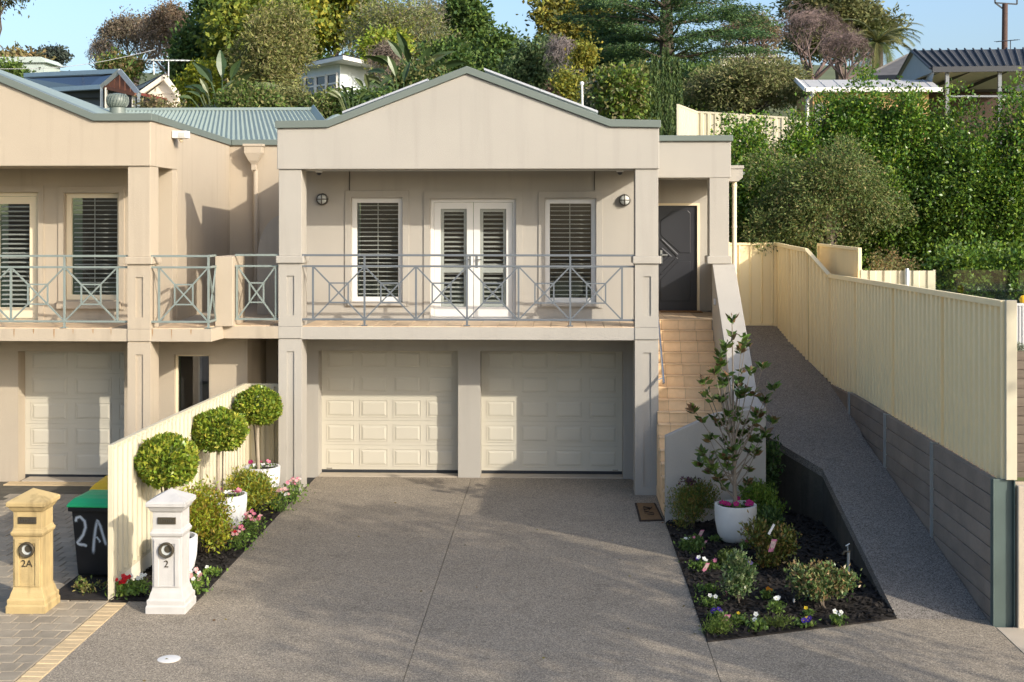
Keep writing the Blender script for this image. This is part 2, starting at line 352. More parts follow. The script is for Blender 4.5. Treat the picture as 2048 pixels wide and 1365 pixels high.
MB().box(-1.40, 1.12, 1.36, 1.66, -0.03, 0.012).build('threshold', m_concrete, drive)
tag(MB().box(-60, 60, -26, -13.02, -0.3, -0.03).build('street', M('street_asphalt', (0.20, 0.18, 0.155), 0.9, 0.1, 1.0)), 'unseen street added in front of the driveways, pale to bounce light', 'street', kind='structure')  # out of view; added pale so sunlight bounces onto walls and fence
fp = tag(MB().box(4.925, 14, -16, -6.85, -0.1, 0.004).build('footpath', m_concrete), 'pale concrete footpath at the right edge', 'footpath', kind='structure')

# paved neighbour driveway
pav = tag(MB().box(-12.5, -5.19, -12, 1.6, -0.12, -0.012).build('paved_driveway', m_sand), 'grey block paved driveway of the neighbouring house', 'driveway', kind='structure')
def block_mesh(name, a, b, h, mat, cut=0.0):
    mm = MB(); c = 0.008
    mm.loft([(a / 2, b / 2, -h), (a / 2, b / 2, -c), (a / 2 - c, b / 2 - c, 0)])
    me = mm.mesh(name); me.materials.append(mat); return me
PW, PD = 0.235, 0.262
pm = block_mesh('paver', PW - 0.008, PD - 0.008, 0.05, m_paver); half = block_mesh('paver', PW / 2 - 0.008, PD - 0.008, 0.05, m_paver)
rest = MB(); n = 0
for row in range(35):
    y = -9.3 + row * PD; lim = max(gp(-12, HY + F * H / (y + D)).x - 0.2, -9.2); off = (row % 2) * PW / 2
    if row % 2: place('paver', half, pav, (-5.44 - PW / 4, y, 0)); n += 1
    x = -5.44 - PW / 2 - off
    while x > lim:
        zz = RNG.uniform(-0.003, 0.004)
        if n < 295: place('paver', pm, pav, (x, y, zz)); n += 1
        else: rest.loft([(PW / 2 - .004, PD / 2 - .004, -.05), (PW / 2 - .004, PD / 2 - .004, -.008), (PW / 2 - .012, PD / 2 - .012, zz)], (x, y, 0))
        x -= PW
if rest.v: rest.build('far_pavers', m_paver, pav, fix=False)['kind'] = 'stuff'
bm_ = block_mesh('edge_brick', 0.235, 0.118, 0.05, m_brick)
y = -9.6
while y < -6.2:
    place('edge_brick', bm_, pav, (-5.312, y, RNG.uniform(-0.002, 0.004))); y += 0.126
MB().box(-9.4, -7.0, 0.7, 1.3, -0.02, 0.02).build('threshold', m_concrete, pav)
MB().box(-9.6, -6.4, 0.42, 0.69, -0.02, 0.006).build('brick_edging', m_brick, pav)

# garden beds
def bed(name, pts, label, n, seed):
    o = tag(MB().prism(pts, -0.10, 0.012, 'z').build(name, m_soil), label, 'garden bed', kind='structure')
    # bark chips
    rng = np.random.default_rng(seed); P = np.array(pts); lo, hi = P.min(0), P.max(0); out = []
    def inside(q):
        c = False; j = len(P) - 1
        for i in range(len(P)):
            if (P[i][1] > q[1]) != (P[j][1] > q[1]) and q[0] < (P[j][0] - P[i][0]) * (q[1] - P[i][1]) / (P[j][1] - P[i][1]) + P[i][0]: c = not c
            j = i
        return c
    while len(out) < n:
        q = rng.uniform(lo, hi)
        if inside(q): out.append(q)
    mm = MB()
    for q in out:
        a = rng.uniform(0, 6.28); l, wd = rng.uniform(0.02, 0.055), rng.uniform(0.008, 0.02); t = rng.uniform(-0.012, 0.02); z = 0.016 + rng.uniform(0, 0.025)
        ca, sa = math.cos(a), math.sin(a)
        mm.add([(q[0] + ca * l + sa * wd, q[1] + sa * l - ca * wd, z + t), (q[0] + ca * l - sa * wd, q[1] + sa * l + ca * wd, z + t + 0.01), (q[0] - ca * l - sa * wd, q[1] - sa * l + ca * wd, z - t), (q[0] - ca * l + sa * wd, q[1] - sa * l - ca * wd, z - t)], [(0, 1, 2, 3)])
    c = mm.build('bark_chips', m_soil, o, fix=False); c['kind'] = 'stuff'
    return o
bed('garden_bed', [(-5.40, -6.21), (LBX - 0.005, -6.21), (LBX - 0.005, 0.0), (-4.33, 0.0), (-4.33, 0.45), (-5.40, 0.45)], 'narrow dark mulch bed along the cream fence', 2600, 1)
bed('garden_bed', [(BEDX + 0.005, -1.93), (BEDX + 0.005, -7.47), (3.885, -6.565), (3.95, -1.95), (3.33, -0.5), (3.13, -0.5), (3.13, -1.93)], 'dark mulch garden bed between driveway and sloping path', 5200, 2)
so_ = tag(MB().prism([(-6.2, -6.2), (-5.46, -6.2), (-5.46, -5.0), (-6.2, -5.0)], -0.05, 0.014, 'z').build('soil_patch', m_soil), 'bare soil patch beside the bin', 'soil', kind='structure')

# sloping path
def RZ(y): return 0.18 * (y + 6.56) if y > -6.56 else 0.0
Ls = [(3.89, -6.56), (3.905, -5.4), (3.93, -3.8), (3.96, -1.95), (3.66, -1.25), (3.35, -0.53), (3.14, -0.1), (3.14, 1.6), (3.3, 3.5), (3.6, 6.3)]
Rs = [(4.915, -6.56), (4.915, -5.4), (4.915, -3.8), (4.915, -1.95), (4.9, -1.25), (4.89, -0.53), (4.93, -0.1), (5.0, 1.6), (4.80, 3.9), (4.64, 6.3)]
m = MB()
for (a, b) in zip(Ls, Rs): m.v += [(a[0], a[1], RZ(a[1]) + 0.002), (b[0], b[1], RZ(b[1]) + 0.002), (a[0], a[1], RZ(a[1]) - 0.12), (b[0], b[1], RZ(b[1]) - 0.12)]
for k in range(len(Ls) - 1):
    i = 4 * k; m.f += [(i, i + 1, i + 5, i + 4), (i + 2, i + 6, i + 7, i + 3), (i, i + 4, i + 6, i + 2), (i + 1, i + 3, i + 7, i + 5)]
m.f += [(0, 2, 3, 1)]
path = tag(m.build('sloping_path', m_path), 'dark aggregate path climbing beside the house to the gate', 'path', kind='structure')
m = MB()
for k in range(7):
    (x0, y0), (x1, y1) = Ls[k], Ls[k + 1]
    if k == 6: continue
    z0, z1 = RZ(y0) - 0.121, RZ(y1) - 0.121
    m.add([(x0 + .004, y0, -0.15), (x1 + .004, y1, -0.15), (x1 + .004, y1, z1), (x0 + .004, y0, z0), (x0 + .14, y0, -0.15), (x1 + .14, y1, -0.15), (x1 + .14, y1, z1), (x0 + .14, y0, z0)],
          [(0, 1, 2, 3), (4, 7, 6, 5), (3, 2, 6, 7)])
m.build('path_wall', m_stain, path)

# ================================================================ repeated building parts
def column(parent, x0, x1, y0, y1, zt, mat, zb=-0.15):
    cw = x1 - x0; px0, px1 = x0 + cw * 0.36, x0 + cw * 0.68; d = 0.022
    m = MB(); m.box(x0, x1, y0 + d, y1, zb, 2.585)
    for (a, b, c, e) in ((x0, px0, zb, 2.56), (px1, x1, zb, 2.56), (px0, px1, zb, 0.12), (px0, px1, 2.37, 2.56)): m.box(a, b, y0, y0 + d, c, e)
    col = m.build('column', mat, parent)
    MB().box(x0 - .004, x1 + .004, y0 - .004, y1, 2.588, 2.785).build('band', mat, col, 0.006)
    m = MB(); m.box(x0, x1, y0 + d, y1, 2.79, 3.85)
    for (a, b, c, e) in ((x0, px0, 2.79, 3.85), (px1, x1, 2.79, 3.85), (px0, px1, 2.79, 2.98), (px0, px1, 3.64, 3.85)): m.box(a, b, y0, y0 + d, c, e)
    m.build('pedestal', mat, col)
    MB().box(x0 - .04, x1 + .04, y0 - .04, y1 + .03, 3.85, 3.975).build('cap', mat, col, 0.015)
    MB().box(x0 + .004, x1 - .004, y0 + .004, y1 - .004, 3.975, zt).build('shaft', mat, col, 0.006)
    return col
def slat_set(parent, x0, x1, z0, z1, y, pitch, tilt, mat=None, w=0.062, only=None):
    L_ = x1 - x0; mm = MB(); c, s = math.cos(tilt), math.sin(tilt); t = 0.005
    q = [(-w / 2, -t), (w / 2, -t), (w / 2, t), (-w / 2, t)]
    mm.prism([(a * c - b * s, a * s + b * c) for a, b in q], -L_ / 2, L_ / 2, 'x')
    me = mm.mesh('slat'); me.materials.append(mat or m_slat)
    n = int((z1 - z0) / pitch); 
    for k in range(n):
        z = z0 + (z1 - z0) * (k + 0.5) / n
        if only and not only(z): continue
        place('slat', me, parent, ((x0 + x1) / 2, y, z))
def shutter_window(parent, x0, x1, z0, z1, y, mat, fr=0.085, tilt=0.08, pitch=0.078, sill=True):
    win = MB().ring(x0, x1, z0, z1, fr, y, y + 0.09).build('window', mat, parent, 0.006)
    MB().box(x0 + fr - .01, x1 - fr + .01, y + 0.045, y + 0.051, z0 + fr - .01, z1 - fr + .01).build('glass', m_glass, win)
    slat_set(win, x0 + fr + .01, x1 - fr - .01, z0 + fr + .01, z1 - fr - .01, y + 0.14, pitch, tilt)
    MB().box(x0 + fr - .02, x1 - fr + .02, y + 0.6, y + 0.62, z0 + fr - .04, z1 - fr + .04).build('dark_room_sheet', m_dark_sheet, win)  # dark sheet painted as the darkness of the room, not a drape
    MB().box(x0 + fr + 0.35, x0 + fr + 0.365, y + 0.178, y + 0.185, z0 + fr, z1 - fr).build('tilt_rod', m_slat, win)
    return win
def surround(parent, x0, x1, z0, z1, t, y, mat, tb=None): return MB().ring(x0, x1, z0, z1, t, y - 0.022, y + 0.01, tb).build('surround', mat, parent, 0.004)
def garage_door(parent, x0, x1, z0, z1, y, rows, cols, mat):
    gd = MB()
    h = (z1 - z0 - 0.05) / rows
    for r in range(rows): gd.box(x0, x1, y, y + 0.04, z0 + 0.05 + r * h + (0.004 if r else 0), z0 + 0.05 + (r + 1) * h)
    gd.box(x0, x1, y + 0.012, y + 0.04, z0 + 0.05, z1)
    g = gd.build('garage_door', mat, parent)
    MB().box(x0, x1, y - 0.004, y + 0.03, z0, z0 + 0.046).build('bottom_seal', m_seal, g)
    cw = (x1 - x0 - 0.12) / cols; pw, ph = cw * 0.80, h * 0.66
    mm = MB()
    mm.ring(-pw / 2 - .012, pw / 2 + .012, -ph / 2 - .012, ph / 2 + .012, 0.014, -0.009, 0.004)
    vs = []
    for (a, b, yy) in ((pw / 2 - .012, ph / 2 - .012, 0.003), (pw / 2 - .014, ph / 2 - .014, -0.002), (pw / 2 - .048, ph / 2 - .048, -0.013)): vs += [(-a, yy, -b), (a, yy, -b), (a, yy, b), (-a, yy, b)]
    mm.add(vs, [(k * 4 + i, k * 4 + (i + 1) % 4, k * 4 + 4 + (i + 1) % 4, k * 4 + 4 + i) for k in range(2) for i in range(4)] + [(8, 9, 10, 11)])
    me = mm.mesh('panel'); me.materials.append(mat)
    for r in range(rows):
        for c in range(cols): place('panel', me, g, (x0 + 0.06 + cw * (c + .5), y, z0 + 0.05 + h * (r + .5)))
    return g
def railing(parent, xs, posts, y, mat, xa, xb, zt=3.985, zm=3.80, zb=2.905, zf=2.80, rail_ends=True):
    # xs: upright positions; posts: those that carry the top rail
    b = 0.032
    rl = MB().bar((xa, y, zt), (xb, y, zt), 0.036).build('railing', mat, parent, 0.004)
    MB().bar((xa, y, zm), (xb, y, zm), 0.034).build('middle_rail', mat, rl, 0.004)
    MB().bar((xa, y, zb), (xb, y, zb), 0.034).build('bottom_rail', mat, rl, 0.004)
    for k, x in enumerate(xs):
        p = k in posts
        MB().bar((x, y, zf if p else zb), (x, y, zt if p else zm), b).build('post' if p else 'upright', mat, rl)
        if p: MB().box(x - .05, x + .05, y - .05, y + .05, zf, zf + .012).build('foot_plate', mat, rl)
    for k in range(len(xs) - 1):
        x0, x1 = xs[k] + b / 2, xs[k + 1] - b / 2; z0, z1 = zb + .017, zm - .017; cx, cz = (x0 + x1) / 2, (z0 + z1) / 2
        s = 0.19 * (z1 - z0) ; sx = s * (x1 - x0) / (z1 - z0)
        for (p, q, o) in (((x0, z0), (x1, z1), 0.0), ((x0, z1), (x1, z0), 0.002)): MB().bar((p[0], y + o, p[1]), (q[0], y + o, q[1]), 0.024).build('diagonal_bar', mat, rl)
        for (p, q) in (((cx - sx, cz - s), (cx + sx, cz - s)), ((cx - sx, cz + s), (cx + sx, cz + s)), ((cx - sx, cz - s), (cx - sx, cz + s)), ((cx + sx, cz - s), (cx + sx, cz + s))):
            MB().bar((p[0], y + .004, p[1]), (q[0], y + .004, q[1]), 0.024).build('square_bar', mat, rl)
    return rl
def coping(parent, line, y0, y1, h=0.125, name='coping'):
    return MB().prism([(x, z) for x, z in line] + [(x, z + h) for x, z in reversed(line)], y0, y1).build(name, m_coping, parent, 0.008)
def corrugated(A, B, z0, z1, pitch=0.1, depth=0.022, th=0.004, ribw=0.45):
    # trapezoidal sheet from A to B in plan; z0,z1 are functions of the fraction along it
    A = Vector((A[0], A[1], 0)); B = Vector((B[0], B[1], 0)); d = B - A; Ln = d.length; d.normalize(); nrm = Vector((d.y, -d.x, 0))
    n = max(1, round(Ln / pitch)); p = Ln / n; st = []
    for k in range(n):
        for (f, o) in ((0.02, 0), (1 - ribw - .10, 0), (1 - ribw, 1), (0.92, 1)): st.append(((k + f) * p, o * depth))
    m = MB()
    for t, o in st:
        q = A + d * t; f = t / Ln
        for e in (o, o - th): m.v += [(*(q + nrm * e).to_2d(), z0(f)), (*(q + nrm * e).to_2d(), z1(f))]
    for k in range(len(st) - 1):
        i = 4 * k; m.f += [(i, i + 4, i + 5, i + 1), (i + 2, i + 3, i + 7, i + 6), (i + 1, i + 5, i + 7, i + 3)]
    return m

# ================================================================ the main house
H1 = thing('house', 'beige rendered two storey house with low gable and double garage', 'house', (-1.5, 6.0, 0))
S = m_stucco
FZ = 5.43
GAB = [(-4.74, 6.115), (-3.876, 6.125), (-1.546, 7.02), (0.841, 6.125), (1.655, 6.11)]
MB().prism([(-4.74, FZ)] + GAB + [(1.655, FZ)], -0.03, 0.30).build('gable_parapet', S, H1, 0.012)
coping(H1, [(-4.765, 6.117), (-3.876, 6.127), (-1.546, 7.022), (0.841, 6.127), (1.68, 6.112)], -0.075, 0.345)
MB().prism([(-4.7, 5.75), (-1.546, 6.96), (1.62, 5.75), (1.62, 5.65), (-4.7, 5.65)], 0.35, 9.5).build('roof', m_roof, H1)
column(H1, -4.722, -4.332, 0.0, 0.46, FZ - .002, S)
column(H1, 1.256, 1.646, 0.0, 0.46, FZ - .002, S)
YW = 1.35
slabo = MB().box(-4.33, 1.254, 0.012, YW - .002, 2.575, 2.783).box(-4.72, -4.332, 0.462, YW - .002, 2.577, 2.781).box(1.256, 1.6, 0.462, YW - .002, 2.577, 2.781).build('balcony_slab', S, H1)
tm = block_mesh('floor_tile', 0.294, 0.294, 0.012, m_ftile)
for i in range(19):
    for j in range(5):
        x, y = -4.32 + 0.147 + 0.298 * i, 0.012 + 0.147 + 0.298 * j
        if y < YW and x < 1.25: place('floor_tile', tm, slabo, (x, y - .05 if j == 4 else y, 2.796))
MB().box(-4.70, 1.62, 0.302, YW - .002, FZ + .012, FZ + .04).build('soffit', S, H1)
MB().box(-4.33, 1.254, 0.302, 0.36, FZ - .022, FZ + .010).build('soffit_trim', m_white, H1)
# upper wall with two windows and a pair of glazed doors
W1 = (-3.705, -2.792, 3.116, 4.965); W2 = (-0.257, 0.646, 3.105, 4.95); DR = (-2.301, -0.771, 2.80, 4.95)
wall(-4.9, 1.62, 2.787, 5.6, YW, YW + 0.25, [W1, W2, DR]).build('upper_wall', S, H1)
surround(H1, W1[0] - .116, W1[1] + .116, W1[2] - .07, W1[3] + .135, 0.114, YW, S, 0.068)
surround(H1, W2[0] - .116, W2[1] + .116, W2[2] - .09, W2[3] + .135, 0.114, YW, S, 0.088)
m = MB()
for (a, b, c, e) in ((DR[0] - .11, DR[0] - .003, 2.80, DR[3] + .135), (DR[1] + .003, DR[1] + .115, 2.80, DR[3] + .135), (DR[0] - .003, DR[1] + .003, DR[3] + .003, DR[3] + .135)): m.box(a, b, YW - .022, YW + .01, c, e)
m.build('surround', S, H1)
for wv in (W1, W2): MB().box(wv[0] - .06, wv[1] + .06, YW - .06, YW - .023, wv[2] - .065, wv[2] - .004).build('sill', S, H1, 0.006)
for x in (-3.74, 0.62): MB().box(x - .004, x + .004, YW - .0235, YW, 5.10, FZ + .01).build('control_joint', m_joint, H1)
shutter_window(H1, *W1, YW + 0.06, m_white); shutter_window(H1, *W2, YW + 0.06, m_white)
# glazed doors
y0 = YW + 0.10
fd = MB().ring(DR[0], DR[1], DR[2], DR[3], 0.06, y0 - .02, y0 + 0.07, 0.03).build('french_doors', m_white, H1, 0.005)
mid = (DR[0] + DR[1]) / 2
for (a, b, hx) in ((DR[0] + .064, mid - .004, mid - .06), (mid + .004, DR[1] - .064, mid + .06)):
    lf = MB().ring(a, b, DR[2] + .034, DR[3] - .064, 0.115, y0, y0 + .045, 0.19).build('door_leaf', m_white, fd, 0.006)
    ia, ib, iz0, iz1 = a + .115, b - .115, DR[2] + .224, DR[3] - .18
    MB().ring(ia, ib, iz0, iz1, 0.055, y0 + .055, y0 + .085, 0.05).box(ia + .05, ib - .05, y0 + .056, y0 + .084, 3.63, 3.72).build('shutter_frame', m_slat, fd, 0.004)
    MB().box(ia - .01, ib + .01, y0 + .02, y0 + .026, iz0 - .01, iz1 + .01).build('glass', m_glass, fd)
    slat_set(fd, ia + .058, ib - .058, iz0 + .06, iz1 - .06, y0 + 0.13, 0.080, 0.30, w=0.066, only=lambda z: abs(z - 3.675) > .05)
    MB().box(ia - .02, ib + .02, y0 + .5, y0 + .52, iz0, iz1).build('dark_room_sheet', m_dark, fd)  # dark sheet in place of the unlit room behind the doors
    MB().box(hx - .022, hx + .022, y0 - .008, y0 + .002, 3.72, 3.95).box(hx - .01, hx + .01, y0 - .05, y0 - .006, 3.86, 3.88).box(min(hx, hx + (.09 if hx > mid else -.09)), max(hx, hx + (.09 if hx > mid else -.09)), y0 - .05, y0 - .035, 3.86, 3.88).build('handle', m_chrome, fd)
# ground floor wall with two garage doors
GA = (-4.30, -1.80, -0.05, 2.245); GB = (-1.405, 1.125, -0.05, 2.245)
wall(-4.9, 1.62, -0.1, 2.573, YW, YW + 0.34, [GA, GB]).build('garage_wall', S, H1)
garage_door(H1, GA[0] - .02, GA[1] + .02, 0.012, 2.27, YW + 0.345, 5, 4, m_garage)
garage_door(H1, GB[0] - .02, GB[1] + .02, 0.012, 2.27, YW + 0.345, 5, 4, m_garage)
for x in (-4.16, 1.0): MB().box(x - .05, x + .05, YW + .335, YW + .344, 0.075, 0.09).build('door_badge', m_chrome, H1)
MB().box(-4.9, -4.74, YW + .002, 9.0, 2.0, 5.98).build('side_wall', S, H1)
MB().box(1.47, 1.62, 0.465, YW - .002, -0.1, 2.57).box(1.37, 1.62, YW + .345, 6.0, -0.1, 5.62).build('side_wall', S, H1)
# entry wing
YE, YD_ = 1.6, 3.75
e0, e1 = atX(1318, YE) - .3, atX(1462, YE)
zb_, zt_ = atZ(356, YE, 1400), atZ(283, YE, 1400)
MB().box(e0, e1, YE, YE + .3, zb_, zt_).build('entry_parapet', S, H1, 0.01)
MB().box(e0 + .2, e1 + .03, YE - .05, YE + .345, zt_ + .002, zt_ + .105).build('coping', m_coping, H1, 0.008)
PX0, PX1 = atX(1419, YE), atX(1458, YE)
MB().box(PX0, PX1, YE + .01, YE + .36, 3.83, zb_ - .003).build('entry_pillar', S, H1, 0.008)
MB().box(PX0 - .045, PX1 + .045, YE - .03, YE + .40, 3.79, 3.93).build('pillar_cap', S, H1, 0.015)
MB().box(1.63, e1 - .01, YE + .302, YD_ + .2, zb_ + .03, zb_ + .07).build('entry_ceiling', m_white, H1)
MB().lathe([(0.05, -.012), (0.075, -.012), (0.08, 0)], (2.2, 2.7, zb_ + .03), 20).build('downlight', m_white, H1, smooth=True)
DX0, DX1, DZ0, DZ1 = 1.775, 2.68, 2.80, 4.845
wall(1.63, 3.12, 2.79, zb_ + .03, YD_, YD_ + .2, [(DX0 - .05, DX1 + .05, 2.785, DZ1 + .05)]).build('entry_wall', S, H1)
MB().box(DX0 - .05, DX0 - .002, YD_ - .02, YD_ + .1, 2.80, DZ1 + .05).box(DX1 + .002, DX1 + .05, YD_ - .02, YD_ + .1, 2.80, DZ1 + .05).box(DX0 - .002, DX1 + .002, YD_ - .02, YD_ + .1, DZ1 + .003, DZ1 + .05).build('door_frame', m_creamframe, H1)
fdr = MB().box(DX0, DX1, YD_ + .03, YD_ + .075, DZ0, DZ1).build('front_door', m_door, H1)
def dpoly(pts, name='door_panel', t=0.014):
    # outline strips from photo-side coordinates across (0..1) and up (0..1)
    P = [(DX0 + a * (DX1 - DX0), DZ0 + b * (DZ1 - DZ0)) for a, b in pts]
    MB().prism(P, YD_ + .03 - t, YD_ + .031).build(name, m_door, fdr, 0.008)
dpoly([(0.22, 0.86), (0.50, 0.955), (0.80, 0.955), (0.86, 0.93), (0.86, 0.55), (0.64, 0.55), (0.22, 0.72)])
dpoly([(0.60, 0.47), (0.86, 0.47), (0.86, 0.09), (0.22, 0.09), (0.22, 0.30)])
dpoly([(0.20, 0.685), (0.25, 0.685), (0.60, 0.535), (0.56, 0.515)], 'door_moulding', 0.02)
dpoly([(0.20, 0.60), (0.25, 0.60), (0.47, 0.515), (0.25, 0.43), (0.20, 0.43), (0.40, 0.515)], 'door_moulding', 0.02)
dpoly([(0.20, 0.345), (0.25, 0.345), (0.60, 0.495), (0.56, 0.51)], 'door_moulding', 0.02)
hx = 1.985
MB().box(hx - .02, hx + .02, YD_ + .004, YD_ + .03, 3.72, 3.98).box(hx - .01, hx + .12, YD_ - .03, YD_ - .012, 3.875, 3.9).box(hx - .01, hx + .01, YD_ - .03, YD_ + .01, 3.875, 3.9).build('door_handle', m_chrome, fdr)
MB().box(DX0 - .05, DX1 + .05, YD_ - .06, YD_ + .03, 2.785, 2.803).build('door_sill', m_woodred, H1)
# eave return and downpipe on the right
ex0, ex1 = e1 + .002, atX(1487, 2.0)
MB().prism([(ex0, 5.27), (ex1 - .10, 5.27), (ex1 - .02, 5.34), (ex1 - .02, 5.50), (ex0, 5.50)], 1.95, 6.5).box(ex0, ex1, 1.93, 6.5, 5.502, 5.56).build('eave_box', m_stucco, H1, 0.005)
MB().bar((ex1, 2.6, 5.44), (ex1 + .1, 2.6, 5.44), 0.05).build('gutter_end', m_coping, H1)
dpx = atX(1469, 2.1)
MB().tube([(dpx, 2.12, 5.27), (dpx, 2.12, 1.65)], 0.042, 12).build('downpipe', m_creamframe, H1, smooth=True)
for z in (5.2, 4.45, 3.6): MB().lathe([(0.049, -.02), (0.049, .02)], (dpx, 2.12, z), 12).build('pipe_clip', m_creamframe, H1)
MB().box(2.96, 3.12, 1.97, 6.5, 0.2, 3.8).build('side_wall', S, H1)
MB().box(2.72, 3.10, 3.96, 6.5, 3.8, 5.3).build('side_wall', S, H1)
# stairs
RI, TR, NX = 0.174, 0.218, 15
SX0, SX1 = 1.622, 2.722
m = MB(); prof = [(YD_ - .06, -0.1), (YD_ - .06, 2.776)]
Y0 = 1.65
prof.append((Y0 + .012, 2.776))
for k in range(1, NX + 1):
    zk = 2.79 - RI * k - .014; yk = Y0 - TR * (k - 1) + .012
    prof.append((yk, zk)); prof.append(((Y0 - TR * k + .012) if k < NX else -1.765, zk))
prof.append((-1.765, -0.1))
st = m.prism(prof, SX0, SX1, 'x').build('stairs', m_grout, H1)
tw = 0.30
riser = MB().box(-tw / 2 + .003, tw / 2 - .003, -.012, 0, 0.003, RI - .017).mesh('riser_tile'); riser.materials.append(m_tile)
tread = MB().loft([(tw / 2 - .003, (TR + .03) / 2, -.013), (tw / 2 - .003, (TR + .03) / 2, -.003), (tw / 2 - .006, (TR + .03) / 2 - .004, 0)]).mesh('tread_tile'); tread.materials.append(m_tile)
pw = SX1 - 3 * tw - SX0
riserp = MB().box(-pw / 2 + .001, pw / 2 - .003, -.012, 0, 0.003, RI - .017).mesh('riser_tile'); riserp.materials.append(m_tile)
treadp = MB().loft([(pw / 2 - .003, (TR + .03) / 2, -.013), (pw / 2 - .003, (TR + .03) / 2, 0)]).mesh('tread_tile'); treadp.materials.append(m_tile)
for k in range(0, NX):
    zr = 2.79 - RI * (k + 1); yr = Y0 - TR * k + .012
    sh = 0.15 if k > 8 else 0
    for c in range(3):
        xc = SX1 - tw * (c + .5)
        place('riser_tile', riser, st, (xc, yr, zr))
        place('tread_tile', tread, st, (xc, yr - .026 + (TR + .03) / 2, zr + RI))
    place('riser_tile', riserp, st, (SX0 + pw / 2, yr, zr)); place('tread_tile', treadp, st, (SX0 + pw / 2, yr - .026 + (TR + .03) / 2, zr + RI))
zl = 2.79 - RI * NX
for j in range(6):
    for c in range(4): 
        yy = Y0 - TR * (NX - 1) - .015 - TR / 2 - j * TR
        if yy > -1.70: place('tread_tile', tread if c < 3 else treadp, st, (SX1 - tw * (c + .5) if c < 3 else SX0 + pw / 2, yy, zl))
for j in range(5):
    yy = -0.02 - .15 - j * .3
    zz = 0.0
    if yy > -1.76: MB().box(SX0 - .013, SX0 - .001, yy - .146, min(yy + .146, -0.005), 0.004, zl - .014).build('riser_tile', m_tile, st)
for k in range(8, NX):   # cut side tiles on the steps in front of the column
    y1_ = min(Y0 - TR * k, -0.006); y2_ = Y0 - TR * NX if k == NX - 1 else Y0 - TR * (k + 1)
    if y1_ > -1.76: MB().box(SX0 - .0125, SX0 - .001, y2_ + .003, y1_ - .003, zl + .004, 2.79 - RI * (k + 1) - .016 if k < NX - 1 else zl + .006).build('side_tile', m_tile, st) if 2.79 - RI * (k + 1) - .016 > zl + .02 else None
for i in range(4):
    for j in range(7):
        place('floor_tile', tm, st, (SX0 + .15 + .298 * i if i < 3 else SX1 - .1, Y0 + .03 + .147 + .298 * j, 2.788)) if i < 3 else None
MB().box(SX0 + .9, SX1 + .2, Y0 + .02, YD_ - .062, 2.74, 2.783).build('landing', m_grout, st)
# stair balustrade walls
MB().prism([(YE + .012, -0.2), (YE + .012, 3.785), (YE - .02, 3.78), (-1.02, 1.86), (-1.30, 1.765), (-1.755, 1.745), (-1.755, -0.2)], 2.724, 3.12, 'x').build('stair_balustrade', S, H1, 0.008)
MB().prism([(1.606, -0.1), (1.606, 1.30), (1.95, 1.46), (2.28, 1.615), (2.42, 1.655), (3.12, 1.75), (3.12, -0.1)], -1.92, -1.757).build('stair_front_wall', S, H1, 0.010)
MB().tube([(1.715, 1.5, 3.25), (1.715, -0.22, 1.89)], 0.021, 10).build('handrail', m_chrome, H1, smooth=True)
for t in (0.05, 0.93): MB().tube([(1.64, 1.5 - 1.72 * t, 3.2 - 1.36 * t), (1.715, 1.5 - 1.72 * t, 3.235 - 1.36 * t)], 0.009, 6).build('bracket', m_chrome, H1)
for (yy, zz) in ((1.1, 3.15), (0.1, 2.35)): MB().box(2.69, 2.723, yy - .03, yy + .03, zz - .05, zz + .05).build('step_light', m_white, H1)
# balcony railing
xs_ = [atX(p, 0.06) for p in (626, 729, 832, 934, 1037, 1140.5, 1244)]
railing(H1, xs_, (1, 3, 5), 0.06, m_rail, -4.36, 1.26)

# ================================================================ the neighbouring house
H2 = thing('house', 'peach rendered neighbouring house at the left with green railings and single garage', 'house', (-8.5, 6.0, 0))
Q = m_peach; YF = -0.6; YN = 0.75
MB().prism([(-12.0, 5.465), (-12.0, 8.0), (-7.629, 6.20), (-6.70, 6.20), (-6.70, 5.465)], YF - .03, YF + .28).build('gable_parapet', Q, H2, 0.012)
coping(H2, [(-12.0, 8.002), (-7.629, 6.202), (-6.665, 6.202)], YF - .08, YF + .32)
MB().add([(-12.0, YF + .33, 8.08), (-7.63, YF + .33, 6.28), (-6.98, YF + .33, 6.25), (-12.0, 5.2, 7.76), (-9.1, 5.2, 6.74), (-7.1, 5.2, 6.25), (-12, 5.2, 6.0), (-7.1, 5.2, 6.2), (-12, YF + .33, 6.1), (-6.98, YF + .33, 6.1)], [(0, 1, 4, 3), (1, 2, 5, 4), (3, 4, 5, 7, 6), (8, 9, 2, 1, 0)]).build('roof', m_roof, H2)
column(H2, -7.088, -6.712, YF, YF + .46, 5.463, Q)
# side beam, side wall and recessed back wall
def quadwall(A, B, z0a, z1a, z0b, z1b, th, name, mat, parent, top=None):
    A = Vector((*A, 0)); B = Vector((*B, 0)); d = (B - A).normalized(); nn = Vector((-d.y, d.x, 0)) * th
    v = [(A.x, A.y, z0a), (B.x, B.y, z0b), (B.x, B.y, z1b), (A.x, A.y, z1a)]
    v += [(x + nn.x, y + nn.y, z) for x, y, z in v]
    return MB().add(v, [(0, 1, 2, 3), (7, 6, 5, 4), (0, 4, 5, 1), (1, 5, 6, 2), (2, 6, 7, 3), (3, 7, 4, 0)]).build(name, mat, parent)
quadwall((-6.702, YF + .282), (-6.74, YN + .25), 5.467, 6.20, 5.467, 6.19, 0.28, 'side_parapet', Q, H2)
quadwall((-6.742, YN + .252), (-6.98, 5.6), 2.4, 6.19, 2.4, 6.14, 0.28, 'side_wall', Q, H2)
quadwall((-6.665, YF + .322), (-6.94, 5.62), 6.202, 6.318, 6.142, 6.262, 0.34, 'coping', m_coping, H2)
YB = 5.62
